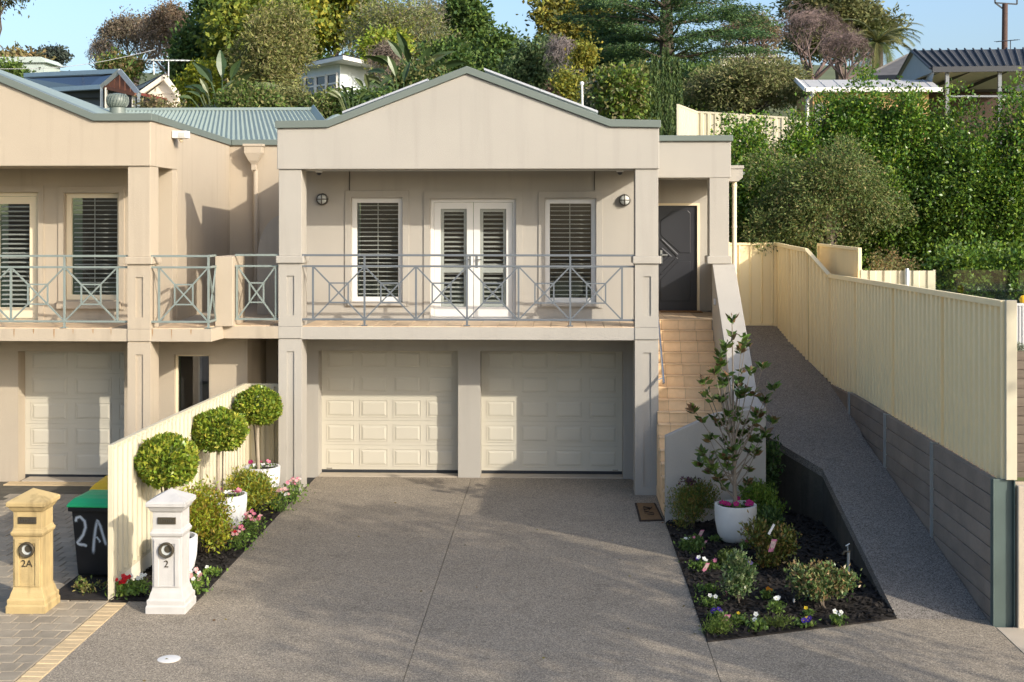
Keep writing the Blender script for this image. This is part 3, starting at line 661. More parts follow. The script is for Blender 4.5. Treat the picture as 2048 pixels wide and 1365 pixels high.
MB().box(-7.2, -4.92, YB, YB + .25, 2.4, 6.14).build('back_wall', Q, H2)
MB().box(-6.93, -4.92, YB - .06, YB + .3, 6.142, 6.262).build('coping', m_coping, H2, 0.008)
rh = atX(507, YB - .2)
MB().loft([(0.05, 0.05, -.52), (0.05, .05, -.40), (0.10, 0.09, -.32), (.185, .13, -.16), (.185, .13, -.02), (.21, .15, -.02), (.21, .15, .03)], (rh, YB - .15, 6.13)).build('rainwater_head', Q, H2, 0.006)
MB().tube([(rh + .02, YB - .10, 5.62), (rh + .02, YB - .10, 2.8)], 0.055, 12).build('downpipe', Q, H2, smooth=True)
MB().lathe([(0.066, -.02), (0.066, .02)], (rh + .02, YB - .10, 4.3), 12).build('pipe_clip', Q, H2)
# corrugated roof behind
m = MB(); ex0_, ex1_ = atX(330, 5.7), -4.95; rx0, rx1 = atX(240, 9.0), atX(622, 9.0); n = 56
zz0, zz1 = 6.13, 7.17
for k in range(n + 1):
    f = k / n
    for (f2, o) in ((0, 0), (0.5, 0.035)):
        if k == n and f2: continue
        g = (k + f2) / n
        m.v += [(-11.2 + (ex1_ + .25 + 11.2) * g, 5.75, zz0 + o), (-11.2 + (rx1 - .05 + 11.2) * g, 9.0, zz1 + o)]
m.f = [(2 * i, 2 * i + 2, 2 * i + 3, 2 * i + 1) for i in range(len(m.v) // 2 - 1)]
cr = m.build('corrugated_roof', m_roof, H2, fix=True)
MB().prism([(9.14, zz1 - .02), (9.0, zz1 + .06), (8.86, zz1 - .02), (9.0, zz1 + .02)], -11.2, rx1, 'x').build('ridge_cap', m_roof, cr)
MB().prism([(rx1 - .1, zz1 - .03), (rx1 + .02, zz1 + .05), (rx1 + .14, zz1 - .04)], 8.9, 9.2).build('ridge_end', m_roof, cr)
m = MB(); a_ = Vector((rx1 + .01, 9.0, zz1 + .05)); b_ = Vector((-4.70, 5.75, zz0 + .06))
m.bar(a_, b_, 0.18, 0.03).build('hip_flashing', m_roof, cr)
m = MB()
for k in range(13): m.v += [(rx1 + .3 + k * .12, 7.2, 6.6 + .03 * (k % 2)), (rx1 + .3 + k * .12, 10.2, atZ(231, 10.2, 650) + .03 * (k % 2))]
m.f = [(2 * i, 2 * i + 2, 2 * i + 3, 2 * i + 1) for i in range(12)]
m.build('lower_roof', m_roof, H2)
# balcony
sl2 = MB().prism([(-12, YF + .012), (-7.09, YF + .012), (-7.09, YF + .47), (-6.71, YF + .47), (-6.71, YF + .012), (-5.705, YF + .012), (-5.655, 0.0), (-4.724, 0.0), (-4.724, YN - .002), (-12, YN - .002)], 2.585, 2.79, 'z').build('balcony_slab', Q, H2)
MB().prism([(-6.745, YN + .0), (-4.91, YN), (-4.91, YB - .002), (-6.99, YB - .002)], 2.585, 2.788, 'z').build('balcony_slab', Q, H2)
for i in range(9):
    for j in range(4):
        x, y = -9.95 + .3 * i, YF + .17 + .298 * j
        if y < YN and not (x > -7.3): place('floor_tile', tm, sl2, (x, y, 2.802))
for i in range(7):
    for j in range(4):
        x, y = -6.55 + .3 * i, 0.15 + .298 * j
        if y < YN and x < -4.9: place('floor_tile', tm, sl2, (x, y, 2.802))
for j in range(2):
    for i in range(3): place('floor_tile', tm, sl2, (-6.53 + .298 * i, YF + .17 + .298 * j, 2.802))
NW = (-8.655, -7.665, 3.175, 5.045); ND = (-10.9, -9.12, 2.80, 5.06)
wall(-12.2, -6.75, 2.792, 5.9, YN, YN + .25, [NW, ND]).build('upper_wall', Q, H2)
MB().box(-12, -6.78, YF + .282, YN, 5.47, 5.5).build('soffit', Q, H2)
surround(H2, NW[0] - .11, NW[1] + .07, NW[2] - .17, NW[3] + .12, 0.10, YN, Q)
m = MB().box(ND[1] + .003, ND[1] + .10, YN - .022, YN + .01, 2.80, ND[3] + .115).box(ND[0], ND[1] + .003, YN - .022, YN + .01, ND[3] + .003, ND[3] + .115).build('surround', Q, H2)
MB().box(NW[0] - .12, NW[1] + .02, YN - .08, YN - .023, NW[2] - .15, NW[2] - .02).build('sill', Q, H2, 0.006)
MB().box(-7.52, -7.512, YN - .003, YN, 5.17, 5.47).build('control_joint', m_joint, H2)
shutter_window(H2, *NW, YN + .08, m_creamframe, fr=0.085, tilt=0.08, pitch=0.078)
y0 = YN + .10
nd = MB().ring(ND[0], ND[1], ND[2], ND[3], 0.07, y0 - .02, y0 + .06, 0.03).build('french_doors', m_creamframe, H2, 0.005)
for (a, b) in ((-10.83, -10.0), (-9.99, -9.19)):
    MB().ring(a, b, 2.835, 4.985, 0.13, y0, y0 + .045, 0.20).build('door_leaf', m_creamframe, nd, 0.006)
    MB().box(a + .12, b - .12, y0 + .02, y0 + .026, 3.02, 4.87).build('glass', m_glass, nd)
    slat_set(nd, a + .14, b - .14, 3.05, 4.85, y0 + .10, 0.080, 0.25, w=0.066)
    MB().box(a + .1, b - .1, y0 + .45, y0 + .47, 3.0, 4.87).build('dark_room_sheet', m_dark, nd)  # dark sheet giving the room behind its darkness
MB().box(-9.99, -9.93, y0 - .03, y0 + .002, 3.7, 3.95).build('handle', m_chrome, nd)
# boundary pier and curved screen wall between the balconies
MB().box(-5.772, -5.476, -0.10, 0.75, 2.792, 3.965).build('boundary_pier', Q, H2, 0.01)
m = MB(); arc = []
for k in range(13):
    t = math.pi / 2 * k / 12; arc.append((-5.22 - 0.47 * math.cos(t), 3.80 + 0.86 * math.sin(t)))
inn = [(-5.22 - 0.32 * math.cos(math.pi / 2 * k / 12), 3.80 + 0.70 * math.sin(math.pi / 2 * k / 12)) for k in range(13)]
pts = [(-5.69, 2.79)] + arc + [(-4.93, 4.66), (-4.93, 2.79)]
vs = [(x, 2.6, z) for x, z in pts] + [(x, 3.2, z) for x, z in pts]; N_ = len(pts)
fs = [tuple(range(N_)), tuple(range(2 * N_ - 1, N_ - 1, -1))]
fs += [(i, i + N_, (i + 1) % N_ + N_, (i + 1) % N_) for i in range(N_)]
MB().add(vs, fs).build('curved_screen_wall', S, H2)
# ground floor
NG = (-9.48, -7.60, -0.05, 2.275); NWL = (-6.72, -6.10, 0.35, 2.225)
wall(-12.2, -5.43, -0.1, 2.583, YN, YN + .3, [NG, NWL]).build('lower_wall', Q, H2)
garage_door(H2, NG[0] - .02, -7.02, 0.012, 2.30, YN + .305, 5, 3, m_garage)
wl_ = MB().ring(NWL[0], NWL[1], NWL[2], NWL[3], 0.035, YN + .10, YN + .16).build('window', m_creamframe, H2)
MB().box(NWL[0] + .03, NWL[1] - .03, YN + .12, YN + .126, NWL[2] + .03, NWL[3] - .03).build('glass', m_glass, wl_)
MB().box(NWL[0], NWL[1], YN + .40, YN + .42, NWL[2], NWL[3]).build('dark_room_sheet', m_dark, wl_)  # room darkness put in as a near black sheet
MB().box(-6.33, -6.26, YN + .128, YN + .15, NWL[2] + .03, NWL[3] - .03).build('mullion', m_charcoal, wl_)
NW3 = (-5.16, -4.96, 0.6, 2.2)
wall(-5.7, -4.74, -0.1, 2.583, 2.2, 2.4, [(-5.22, -4.85, 0.6, 2.25)]).build('recess_wall', Q, H2)
w3 = MB().ring(-5.22, -4.85, 0.6, 2.25, 0.04, 2.25, 2.30).build('window', m_creamframe, H2)
MB().box(-5.2, -4.87, 2.27, 2.276, .62, 2.23).build('glass', m_glass, w3); MB().box(-5.2, -4.87, 2.5, 2.52, .62, 2.23).build('dark_room_sheet', m_dark, w3)  # near black sheet stands for the unlit room
MB().box(-5.7, -5.43, YN + .302, 2.198, -0.1, 2.58).build('recess_wall', Q, H2)
# railings
ya = YF + .06
xs2 = [atX(p, ya) for p in (-85, 22, 129, 235)]
railing(H2, xs2, (2,), ya, m_railg, -10.4, -7.08)
railing(H2, [atX(318, ya), atX(417, ya)], (1,), ya, m_railg, -6.72, atX(421, ya))
railing(H2, [atX(474, 0.06), atX(552, 0.06)], (), 0.06, m_railg, -5.47, -4.73)
xr = atX(417, ya)
rs = MB().bar((xr, ya, 3.985), (xr, -0.12, 3.985), 0.036).build('railing', m_railg, H2)
for z in (3.80, 2.905): MB().bar((xr, ya, z), (xr, -0.06, z), 0.034).build('side_rail', m_railg, rs)
MB().bar((xr, -0.08, 2.905), (xr, -0.08, 3.80), 0.032).build('upright', m_railg, rs)
for (a, b) in ((2.92, 3.78), (3.78, 2.92)): MB().bar((xr, ya + .02, a), (xr, -0.09, b), 0.024).build('diagonal_bar', m_railg, rs)
m_rust = M('rust_run', (.30, .19, .10), .9, .3, 12)
for k, px in enumerate((28, 67, 108, 146, 186, 222, 305, 343, 382)):
    x = atX(px, YF + .01); hh = RNG.uniform(.08, .19); ww = RNG.uniform(.006, .012)
    MB().prism([(x - ww, 2.786), (x + ww, 2.786), (x + ww * .7, 2.786 - hh * .6), (x, 2.786 - hh), (x - ww, 2.786 - hh * .5)], YF + .0105, YF + .013).build('rust_stain', m_rust, H2)

# roof ventilator
vx = atX(235, 4.0); vz = atZ(232, 4.0, 235)
wv = thing('roof_ventilator', 'round grey green spinning roof ventilator on the neighbouring roof', 'roof vent', (vx, 4.0, vz - .1))
MB().lathe([(0.17, -.25), (0.165, .02), (0.15, .16), (0.17, .17)], (vx, 4.0, vz), 24).build('base', m_coping, wv, smooth=True)
hd = MB().lathe([(0.10, .15), (0.16, .18), (0.195, .24), (0.205, .30), (0.19, .37), (0.14, .425), (0.06, .45)], (vx, 4.0, vz), 24).build('head', m_coping, wv, smooth=True)
vane = MB().tube([(0.165, 0, .18), (0.205, 0.02, .24), (0.215, .04, .30), (0.2, .06, .37), (0.14, .07, .43)], 0.008, 5).mesh('vane'); vane.materials.append(m_coping)
for k in range(22):
    o = place('vane', vane, hd, (vx, 4.0, vz)); o.rotation_euler = (0, 0, k * 2 * math.pi / 22)
# white sensor box
bx_, bz_ = atX(365, 0.8), atZ(271, 0.8, 365)
fl = thing('security_light', 'small white security sensor box high on the peach side wall', 'sensor', (bx_, 0.8, bz_))
MB().box(-6.72 + .0, bx_ + .12, 0.62, 0.86, bz_ - .06, bz_ + .07).build('housing', m_white, fl, 0.01)
MB().box(bx_ - .02, bx_ + .09, 0.612, 0.622, bz_ - .04, bz_ + .04).build('lens', m_frost, fl)
MB().tube([(bx_ - .02, 0.72, bz_ - .06), (bx_ + .02, 0.7, bz_ - .12)], 0.03, 8).build('sensor_eye', m_creamframe, fl)

# wall lamps, security cameras, solar panels on the main house
def wall_lamp(x, z, label):
    t = thing('wall_lamp', label, 'lamp', (x, YW, z), 'bulkhead wall lamps')
    MB().lathe([(0.105, 0.0), (0.108, .05), (0.10, .07), (0.088, .075)], (x, YW, z), 28, axis='y').build('housing', m_lamp, t, smooth=True)
    MB().lathe([(0.085, 0.06), (0.08, .085), (0.06, .105), (0.02, .115)], (x, YW, z), 24, axis='y').build('diffuser', m_frost, t, smooth=True)
    m = MB()
    for a in (0, math.pi / 2):
        c, s = math.cos(a), math.sin(a)
        m.tube([(x + c * r, YW - y, z + s * r) for r, y in ((-.098, .07), (-.07, .105), (0, .125), (.07, .105), (.098, .07))], 0.0095, 6)
    m.build('guard', m_lamp, t)
wall_lamp(-4.222, 4.943, 'round dark bulkhead lamp on the balcony wall at the left end')
wall_lamp(1.150, 4.925, 'round dark bulkhead lamp on the balcony wall beside the right column')
def dome(x, label):
    t = thing('security_camera', label, 'camera', (x, 0.5, FZ), 'dome cameras under the gable')
    MB().lathe([(0.062, 0.012), (0.062, -.03), (0.05, -.04)], (x, 0.45, FZ), 20).build('base', m_white, t, smooth=True)
    MB().lathe([(0.045, -.035), (0.042, -.06), (0.028, -.08), (0.008, -.088)], (x, 0.45, FZ), 20).build('dome', m_charcoal, t, smooth=True)
dome(atX(638, .45), 'small white dome camera under the gable near the left column')
dome(atX(1240, .45), 'small white dome camera under the gable near the right column')
def solar(xa, xb, label):
    f = lambda x: 6.127 + .125 + (0.895 * (1 - abs(x + 1.546) / 2.36)) + 0.105
    t = thing('solar_panel', label, 'solar panel', ((xa + xb) / 2, 1.4, f((xa + xb) / 2)), 'rooftop solar panels')
    v = [(x, y, f(x) + dz) for dz in (0, 0.035) for x, y in ((xa, .62), (xb, .62), (xb, 2.3), (xa, 2.3))]
    fs = [(3, 2, 1, 0), (4, 5, 6, 7), (0, 1, 5, 4), (1, 2, 6, 5), (2, 3, 7, 6), (3, 0, 4, 7)]
    MB().add(v, fs).build('frame', m_silver, t)
    i = 0.025; v = [(x, y, f(x) + .038) for x, y in ((xa + i, .62 + i), (xb - i, .62 + i), (xb - i, 2.3 - i), (xa + i, 2.3 - i))]
    MB().add(v, [(0, 1, 2, 3)]).build('cells', m_solar, t)
solar(-1.30, -0.34, 'solar panel on the right roof slope nearest the ridge'); solar(-0.33, 0.66, 'solar panel on the right roof slope nearest the eave')
solar(-3.02, -2.27, 'solar panel on the left roof slope nearest the ridge'); solar(-3.75, -3.03, 'solar panel on the left roof slope nearest the eave')

# ================================================================ fences and retaining walls
def sheet_fence(name, label, pts, zb, zt, mat, post=0.06, pitch=0.1, panels=None, rail=True, group=None, plinth=None, depth=0.022, cap=0.05):
    # pts: plan polyline; zb, zt functions of (x, y)
    t = thing(name, label, 'fence', (pts[0][0], pts[0][1], zb(*pts[0])), group)
    for (A, B) in zip(pts, pts[1:]):
        f0 = lambda f: zb(A[0] + (B[0] - A[0]) * f, A[1] + (B[1] - A[1]) * f) + (plinth or 0); f1 = lambda f: zt(A[0] + (B[0] - A[0]) * f, A[1] + (B[1] - A[1]) * f)
        corrugated(A, B, f0, f1, pitch, depth).build('sheet', mat, t)
        if rail:
            MB().bar((A[0], A[1], f1(0) - .01), (B[0], B[1], f1(1) - .01), cap, 0.055).build('top_rail', mat, t)
        if plinth:
            MB().bar((A[0], A[1], zb(*A) + plinth / 2), (B[0], B[1], zb(*B) + plinth / 2), plinth, 0.05).build('plinth', m_wb, t)
            MB().bar((A[0], A[1], zb(*A) + plinth + .02), (B[0], B[1], zb(*B) + plinth + .02), 0.05, 0.06).build('bottom_rail', mat, t)
    for p in pts: MB().box(p[0] - post / 2, p[0] + post / 2, p[1] - post / 2, p[1] + post / 2, zb(*p), zt(*p) + .015).build('post', mat, t, 0.004)
    return t
sheet_fence('boundary_fence', 'sunlit cream steel fence between the two driveways', [(-5.425, -6.15), (-5.425, -3.75), (-5.425, -1.4), (-5.425, 0.5)], lambda x, y: 0.0, lambda x, y: lin(y, [(-6.2, 1.86), (-3.7, 1.83), (0.5, 1.745)]), m_fence_sunlit, pitch=0.19, plinth=0.22, depth=0.035)
sheet_fence('boundary_fence', 'short cream fence return meeting the left column', [(-5.39, 0.52), (-4.73, 0.52)], lambda x, y: 0.0, lambda x, y: 1.745, m_fence_sunlit, pitch=0.165, depth=0.035)
FT = [(-6.75, 3.655), (2.45, 3.555), (3.75, 3.99), (6.2, 4.06)]
FP = [(5.04, -6.72), (5.04, -4.35), (5.03, -1.85), (5.0, 0.55), (4.97, 2.45), (4.80, 3.75), (4.68, 5.0), (4.62, 6.2)]
sheet_fence('side_fence', 'long cream steel fence along the sloping path', FP, lambda x, y: (1.62 if y < 0.6 else max(1.2, RZ(y) - .03)), lambda x, y: lin(y, FT), m_fence, pitch=0.205, depth=0.038, post=0.05, cap=0.07)
ep = thing('fence_post', 'wide cream post at the near end of the side fence', 'post', (5.12, -6.74, 1.65))
MB().box(5.045, 5.165, -6.82, -6.755, 1.66, 3.69).build('face', m_fence_sunlit, ep, 0.004); MB().box(5.05, 5.16, -6.75, -6.60, 1.66, 3.68).build('return', m_fence, ep)  # sunlit copy of the cream in front, shaded copy on the side
# gate at the top of the path
gt = thing('gate', 'cream sheet steel gate at the top of the sloping path', 'gate', (4.2, 6.25, 2.28))
corrugated((3.62, 6.25), (4.58, 6.25), lambda f: 2.30, lambda f: 4.04, 0.245, 0.03, ribw=0.12).build('sheet', m_fence, gt)
for z in (4.05, 2.33): MB().box(3.6, 4.6, 6.22, 6.28, z - .025, z + .025).build('rail', m_fence, gt)
for x in (3.60, 4.60): MB().box(x - .03, x + .03, 6.2, 6.29, 2.25, 4.09).build('post', m_fence, gt)
# retaining wall of concrete sleepers
rw = thing('retaining_wall', 'grey concrete sleeper retaining wall below the side fence', 'retaining wall', (4.95, -3.5, 0))
py = [-6.72, -4.33, -1.85, 0.58]
for a, b in zip(py, py[1:]):
    for k in range(9):
        z0 = 1.648 - 0.2 * (k + 1)
        if z0 + .2 < RZ(b) - .25 and False: continue
        if z0 + .2 < min(RZ(a), RZ(b)) - .2: continue
        MB().box(4.925, 5.0, a + .035, b - .035, z0 + .006, z0 + .194).build('sleeper', m_sleeper, rw, 0.006)
MB().prism([(0.62, RZ(.6)), (2.2, RZ(2.2)), (0.62, 1.6)], 4.93, 5.0, 'x').build('end_infill', m_sleeper, rw)
for y in py[1:]:
    MB().box(4.90, 4.923, y - .038, y + .038, RZ(y) - .1, 1.655).box(4.924, 5.0, y - .004, y + .004, RZ(y) - .1, 1.65).build('steel_post', m_galv, rw)
MB().box(4.918, 5.13, -6.775, -6.755, -0.05, 1.66).box(4.905, 4.917, -6.80, -6.70, -0.05, 1.665).box(5.131, 5.143, -6.83, -6.70, -0.05, 1.66).box(4.92, 5.13, -6.754, -6.68, 1.6, 1.655).build('end_beam', m_beam, rw, 0.003)
# things beyond the fence at the right edge
cw_ = tag(MB().box(5.16, 13.0, -6.87, -6.6, -0.05, 1.60).build('low_wall', m_concrete, None, 0.01), 'low sandy rendered wall at the right edge beside the steel beam', 'wall')
tw_ = thing('timber_wall', 'dark weathered timber sleeper wall behind the fence post at right edge', 'retaining wall', (6.8, -1.5, 1.4))
for k in range(15):
    MB().box(5.3, 13.5, -1.5 + RNG.uniform(-.006, .006), -1.38, 2.57 - .142 * (k + 1) + .005, 2.57 - .142 * k).build('sleeper', m_timber, tw_, 0.006)
pw_ = thing('sheet_screen', 'pale blue grey corrugated screen above the timber wall', 'screen', (6.8, -1.3, 2.57))
corrugated((5.3, -1.25), (13.5, -1.25), lambda f: 2.5, lambda f: 3.27, 0.05, 0.016).build('sheet', m_silver, pw_)
MB().box(5.3, 13.5, -1.27, -1.21, 3.25, 3.29).build('rail', m_silver, pw_)
sf = sheet_fence('back_fence', 'shaded cream fence panel running back behind the side fence', [(5.2, 1.05), (5.2, 4.6)], lambda x, y: 2.3, lambda x, y: 4.08, m_fence, pitch=0.09, depth=0.03)
sheet_fence('back_fence', 'sunlit cream fence panel with a grey cap behind the side fence', [(5.23, 1.02), (atX(1868, 1.02), 1.02)], lambda x, y: 2.3, lambda x, y: 3.70, m_fence_sunlit, pitch=0.245, depth=0.03, rail=False, post=0.04)
gc = tag(MB().lathe([(0.045, 0), (0.045, 1.25), (0.03, 1.29)], (atX(1814, .95), .95, 2.45), 14).build('bollard', m_galv, smooth=True), 'rounded grey post in front of the sunlit fence panel', 'post')
gf = thing('glass_fence', 'frameless clear glass pool fence in front of the hedge', 'fence', (7.6, 0.6, 2.5))
for k in range(5):
    a = atX(1872, .6) + k * 1.35
    MB().box(a, a + 1.33, 0.60, 0.612, 2.45, 3.73).build('pane', m_clear, gf)
yl = tag(MB().lathe([(0.05, 0), (0.06, 0.1), (0.04, .14), (0.01, .15)], (atX(2047, -1.0), -1.0, 3.25), 12).build('yellow_float', m_biny, smooth=True), 'small yellow object above the grey screen at right edge', 'float')
# fence behind the gate and the upper cream fence
sheet_fence('back_fence', 'shaded fence with sloping top behind the gate', [(3.4, 9.5), (5.1, 8.2)], lambda x, y: 2.2, lambda x, y: 4.75 - (x - 3.4) * 0.42, m_fence, pitch=0.1)
yu = 13.0
ua, ub, uc, ud = at(1352, 213, yu), at(1393, 222, yu + 1.2), at(1480, 229, yu + 1.1), at(1600, 237, yu + 1.0)
sheet_fence('upper_fence', 'cream fence on the slope above the entry roof', [(ua.x, yu - .5), (ub.x, ub.y), (uc.x, uc.y), (ud.x, ud.y)], lambda x, y: ub.z - 2.3, lambda x, y: (ua.z if x < ua.x + .05 else (ub.z if x < ub.x + .1 else (uc.z if x < uc.x + .1 else ud.z))) if False else ua.z + (ud.z - ua.z) * (x - ua.x) / (ud.x - ua.x), m_fence_sunlit, pitch=0.2, depth=0.03)

# ================================================================ letterboxes
def letterbox(x, y, mat, num, label):
    t = thing('letterbox', label, 'letterbox', (x, y, 0), 'pillar letterboxes')
    b = 0.235
    MB().loft([(b, b, -.02), (b, b, .08), (b - .012, b - .012, .095), (b - .01, b - .01, .15), (b - .03, b - .03, .17), (.19, .19, .23), (.178, .178, .26), (.172, .172, .29), (.172, .172, .88), (.19, .19, .90), (.197, .197, .93), (.182, .182, .95), (.178, .178, .965),
               (.170, .170, .975), (.170, .170, 1.17), (.19, .19, 1.19), (.215, .215, 1.235), (.235, .235, 1.245), (.235, .235, 1.285), (.225, .225, 1.30), (.0, .0, 1.42)], (x, y, 0)).build('pillar', mat, t, 0.006)
    yf = y - .172
    MB().ring(x - .150, x + .150, .30, .86, 0.055, yf - .014, yf + .004, .012).build('front_frame', mat, t, 0.004)
    MB().prism([(x + .172, .30), (x + .176, .30), (x + .176, .86), (x + .172, .86)], y - .15, y - .09).prism([(x + .172, .30), (x + .176, .30), (x + .176, .86), (x + .172, .86)], y + .09, y + .15).build('side_frame', mat, t)
    MB().lathe([(0.066, -.02), (0.092, 0.0), (0.092, .022), (0.082, .034), (0.066, .03), (0.06, .0), (0.06, -.004)], (x, yf - .014, .735), 28, axis='y').build('newspaper_ring', m_brass, t, smooth=True)
    MB().lathe([(0.0, 0.002), (0.06, 0.002), (0.06, 0.004)], (x, yf - .012, .735), 24, axis='y').build('newspaper_hole', m_frost, t)
    MB().tube([(x + .012, yf - .010, .745), (x + .012, yf - .012, .745)], 0.001, 4)
    MB().lathe([(0.0, .003), (0.042, .003), (0.042, .0075)], (x + .017, yf - .0135, .745), 20, axis='y').build('hole_shade', m_brass, t)  # offset dark disc painted in as the hole's inner shade, leaving a lit crescent
    MB().box(x - .108, x + .108, yf - .012, yf + .004, 1.035, 1.115).build('name_plate', m_brass, t, 0.003)
    me = text_mesh('LETTERS', 0.05, 0.003); me.materials.append(m_lamp); place('lettering', me, t, (x, yf - .0135, 1.073))
    me = text_mesh(num, 0.115, 0.004); me.materials.append(m_brass); place('number', me, t, (x - .005, yf - .005, .565))
    return t
c = gp(330, 1229); letterbox(c.x, c.y + .24, m_lbw, '2', 'white pillar letterbox numbered 2 at the driveway edge')
c = gp(50, 1228); letterbox(c.x, c.y + .24, m_lby, '2A', 'weathered yellow sandstone pillar letterbox numbered 2A')

# ================================================================ wheelie bins
def bin_(x, y, lid, label, rz):
    t = thing('wheelie_bin', label, 'bin', (x, y, 0), 'wheelie bins')
    prof = [(0.205, 0.24, 0.05), (0.21, 0.25, 0.12), (0.255, 0.315, 0.86), (0.258, .32, .90)]
    def part(mm, name, mat, bev=0, sm=False):
        o = mm.build(name, mat, None, bev, sm); o.parent = t; KIDS.setdefault(t.name, []).append(o); return o
    part(MB().loft(prof), 'body', m_binb, 0.02)
    part(MB().loft([(.285, .345, .885), (.29, .35, .90), (.29, .35, .935), (.275, .335, .94)]), 'rim', m_binb, 0.006)
    part(MB().loft([(.30, .365, .942), (.305, .37, .962), (.285, .34, .995), (.245, .26, 1.04), (.15, .14, 1.062)]), 'lid', lid, 0.015)
    part(MB().tube([(-.23, .38, .93), (.23, .38, .93)], 0.017, 10), 'handle', m_binb)
    for s in (-.21, .21): part(MB().bar((s, .32, .92), (s, .38, .93), .03), 'handle_bracket', m_binb)
    for s in (-.23, .23):
        mm = MB().lathe([(0.02, -.025), (.10, -.025), (.105, 0), (.10, .025), (.02, .025)], (0, 0, 0), 20)
        mm.v = [(s + z, .24 + a, .105 + b2) for a, b2, z in mm.v]; part(mm, 'wheel', m_binb)
    t.rotation_euler = (0, 0, rz)
    return t, part
t1, part = bin_(-5.94, -5.06, m_bing, 'black wheelie bin with bright green lid and sprayed 2A', math.radians(-3))
# sprayed number: soft edged paint strokes on the front panel
m_spray, n_, b_, N, L = mat_base('spray_paint')
b_.inputs['Base Color'].default_value = (0.7, 0.78, 0.86, 1); b_.inputs['Roughness'].default_value = 0.7
a_ = N('ShaderNodeAttribute'); a_.attribute_name = 'cover'; tr_ = N('ShaderNodeBsdfTransparent'); mx = N('ShaderNodeMixShader')
L(a_.outputs['Fac'], mx.inputs[0]); L(tr_.outputs[0], mx.inputs[1]); L(b_.outputs[0], mx.inputs[2]); L(mx.outputs[0], n_.nodes['Material Output'].inputs[0])
def stroke(pts, wdt=0.030):
    P = []
    for k in range(len(pts) - 1):
        for s in range(6): P.append(Vector(pts[k]).lerp(Vector(pts[k + 1]), s / 6))
    P.append(Vector(pts[-1])); vs = []; cov = []; offs = [(-1, 0), (-.45, .55), (0, 1), (.45, .55), (1, 0)]
    for k, p in enumerate(P):
        d = (P[min(k + 1, len(P) - 1)] - P[max(k - 1, 0)]); d.normalize(); nn = Vector((-d.y, d.x)); e = min(1, (k + .3) / 2.5, (len(P) - k - .7) / 2.5)
        for o, c in offs:
            q = p + nn * o * wdt; z = q.y; hy = 0.25 + (0.315 - .25) * (z - .12) / .74
            vs.append((q.x, -hy - .003, z)); cov.append(c * .72 * e)
    fs = [(k * 5 + i, k * 5 + i + 1, k * 5 + 6 + i, k * 5 + 5 + i) for k in range(len(P) - 1) for i in range(4)]
    o = part(MB().add(vs, fs), 'sprayed_digit', m_spray)
    at_ = o.data.attributes.new('cover', 'FLOAT', 'POINT'); at_.data.foreach_set('value', cov)
stroke([(-.205, .74), (-.19, .80), (-.14, .815), (-.085, .76), (-.075, .68), (-.11, .58), (-.19, .475), (-.16, .455), (-.10, .45), (-.06, .43)])
stroke([(.01, .33), (.03, .50), (.055, .66), (.085, .775), (.12, .70), (.16, .55), (.19, .44)])
stroke([(.03, .535), (.07, .555), (.11, .50), (.09, .49)], 0.02)
bin_(-6.03, -4.10, m_biny, 'wheelie bin with a yellow lid partly hidden behind the fence', math.radians(4))

# ================================================================ mats, covers, taps
mt = thing('doormat', 'brown coir doormat on the driveway at the foot of the stairs', 'doormat', (1.39, -1.25, 0))
MB().prism([(1.215, -0.66), (1.545, -0.66), (1.59, -1.84), (1.215, -1.9)], 0.003, 0.016, 'z').build('border', m_matd, mt)
MB().prism([(1.245, -0.70), (1.515, -0.70), (1.555, -1.79), (1.245, -1.85)], 0.010, 0.022, 'z').build('pile', m_mat, mt)
m = MB()
for (a, b) in (((1.33, -1.0), (1.33, -1.45)), ((1.33, -1.0), (1.45, -1.1)), ((1.45, -1.1), (1.33, -1.2)), ((1.33, -1.3), (1.47, -1.45)), ((1.40, -1.25), (1.47, -1.0)), ((1.36, -1.5), (1.46, -1.55))): m.bar((*a, .0225), (*b, .0225), 0.03, 0.004)
m.build('printed_motif', m_matd, mt)
dm = tag(MB().box(1.95, 2.75, 3.35, 3.68, 2.79, 2.806).build('doormat', m_mat, None, 0.004), 'thin brown mat in front of the dark front door', 'doormat')
c0 = gp(338, 1319)
ic = thing('inspection_cover', 'round white inspection cover set in the driveway', 'cover', (c0.x, c0.y, 0))
MB().lathe([(0.118, -.01), (0.118, .006), (0.11, .008)], (c0.x, c0.y, 0), 32).build('lid', m_white, ic, smooth=True)
MB().lathe([(0.124, -.01), (0.124, .0035), (0.12, .0035)], (c0.x, c0.y, 0), 32).build('collar', m_concrete, ic)
c0 = gp(1697, 1172)
tp = thing('garden_tap', 'garden tap on a galvanised standpipe in the mulch bed', 'tap', (c0.x, c0.y, 0))
tx, ty = c0.x, c0.y
MB().tube([(tx, ty, 0), (tx, ty, .42)], 0.02, 10).build('standpipe', m_galv, tp, smooth=True)
MB().tube([(tx + .02, ty, .43), (tx - .05, ty, .43), (tx - .07, ty, .39)], 0.017, 8).build('spout', m_brass, tp, smooth=True)
MB().tube([(tx - .01, ty, .44), (tx - .01, ty, .51)], 0.009, 6).tube([(tx - .035, ty, .50), (tx + .015, ty, .53)], 0.008, 6).build('tap_handle', m_galv, tp)
c0 = gp(1632, 1200)
gd_ = thing('sprinkler_plate', 'small green plastic grid lying in the mulch', 'grid', (c0.x, c0.y, 0))
for k in range(6): MB().box(c0.x - .1 + .035 * k, c0.x - .085 + .035 * k, c0.y - .12, c0.y + .12, .05, .062).build('bar', m_bing if False else M('pale_green_%d' % k, (0.25, 0.42, 0.33), .6) if k == 0 else bpy.data.materials['pale_green_0'], gd_)
for yy in (-.12, .105): MB().box(c0.x - .1, c0.x + .09, c0.y + yy, c0.y + yy + .015, .045, .06).build('side_bar', bpy.data.materials['pale_green_0'], gd_)
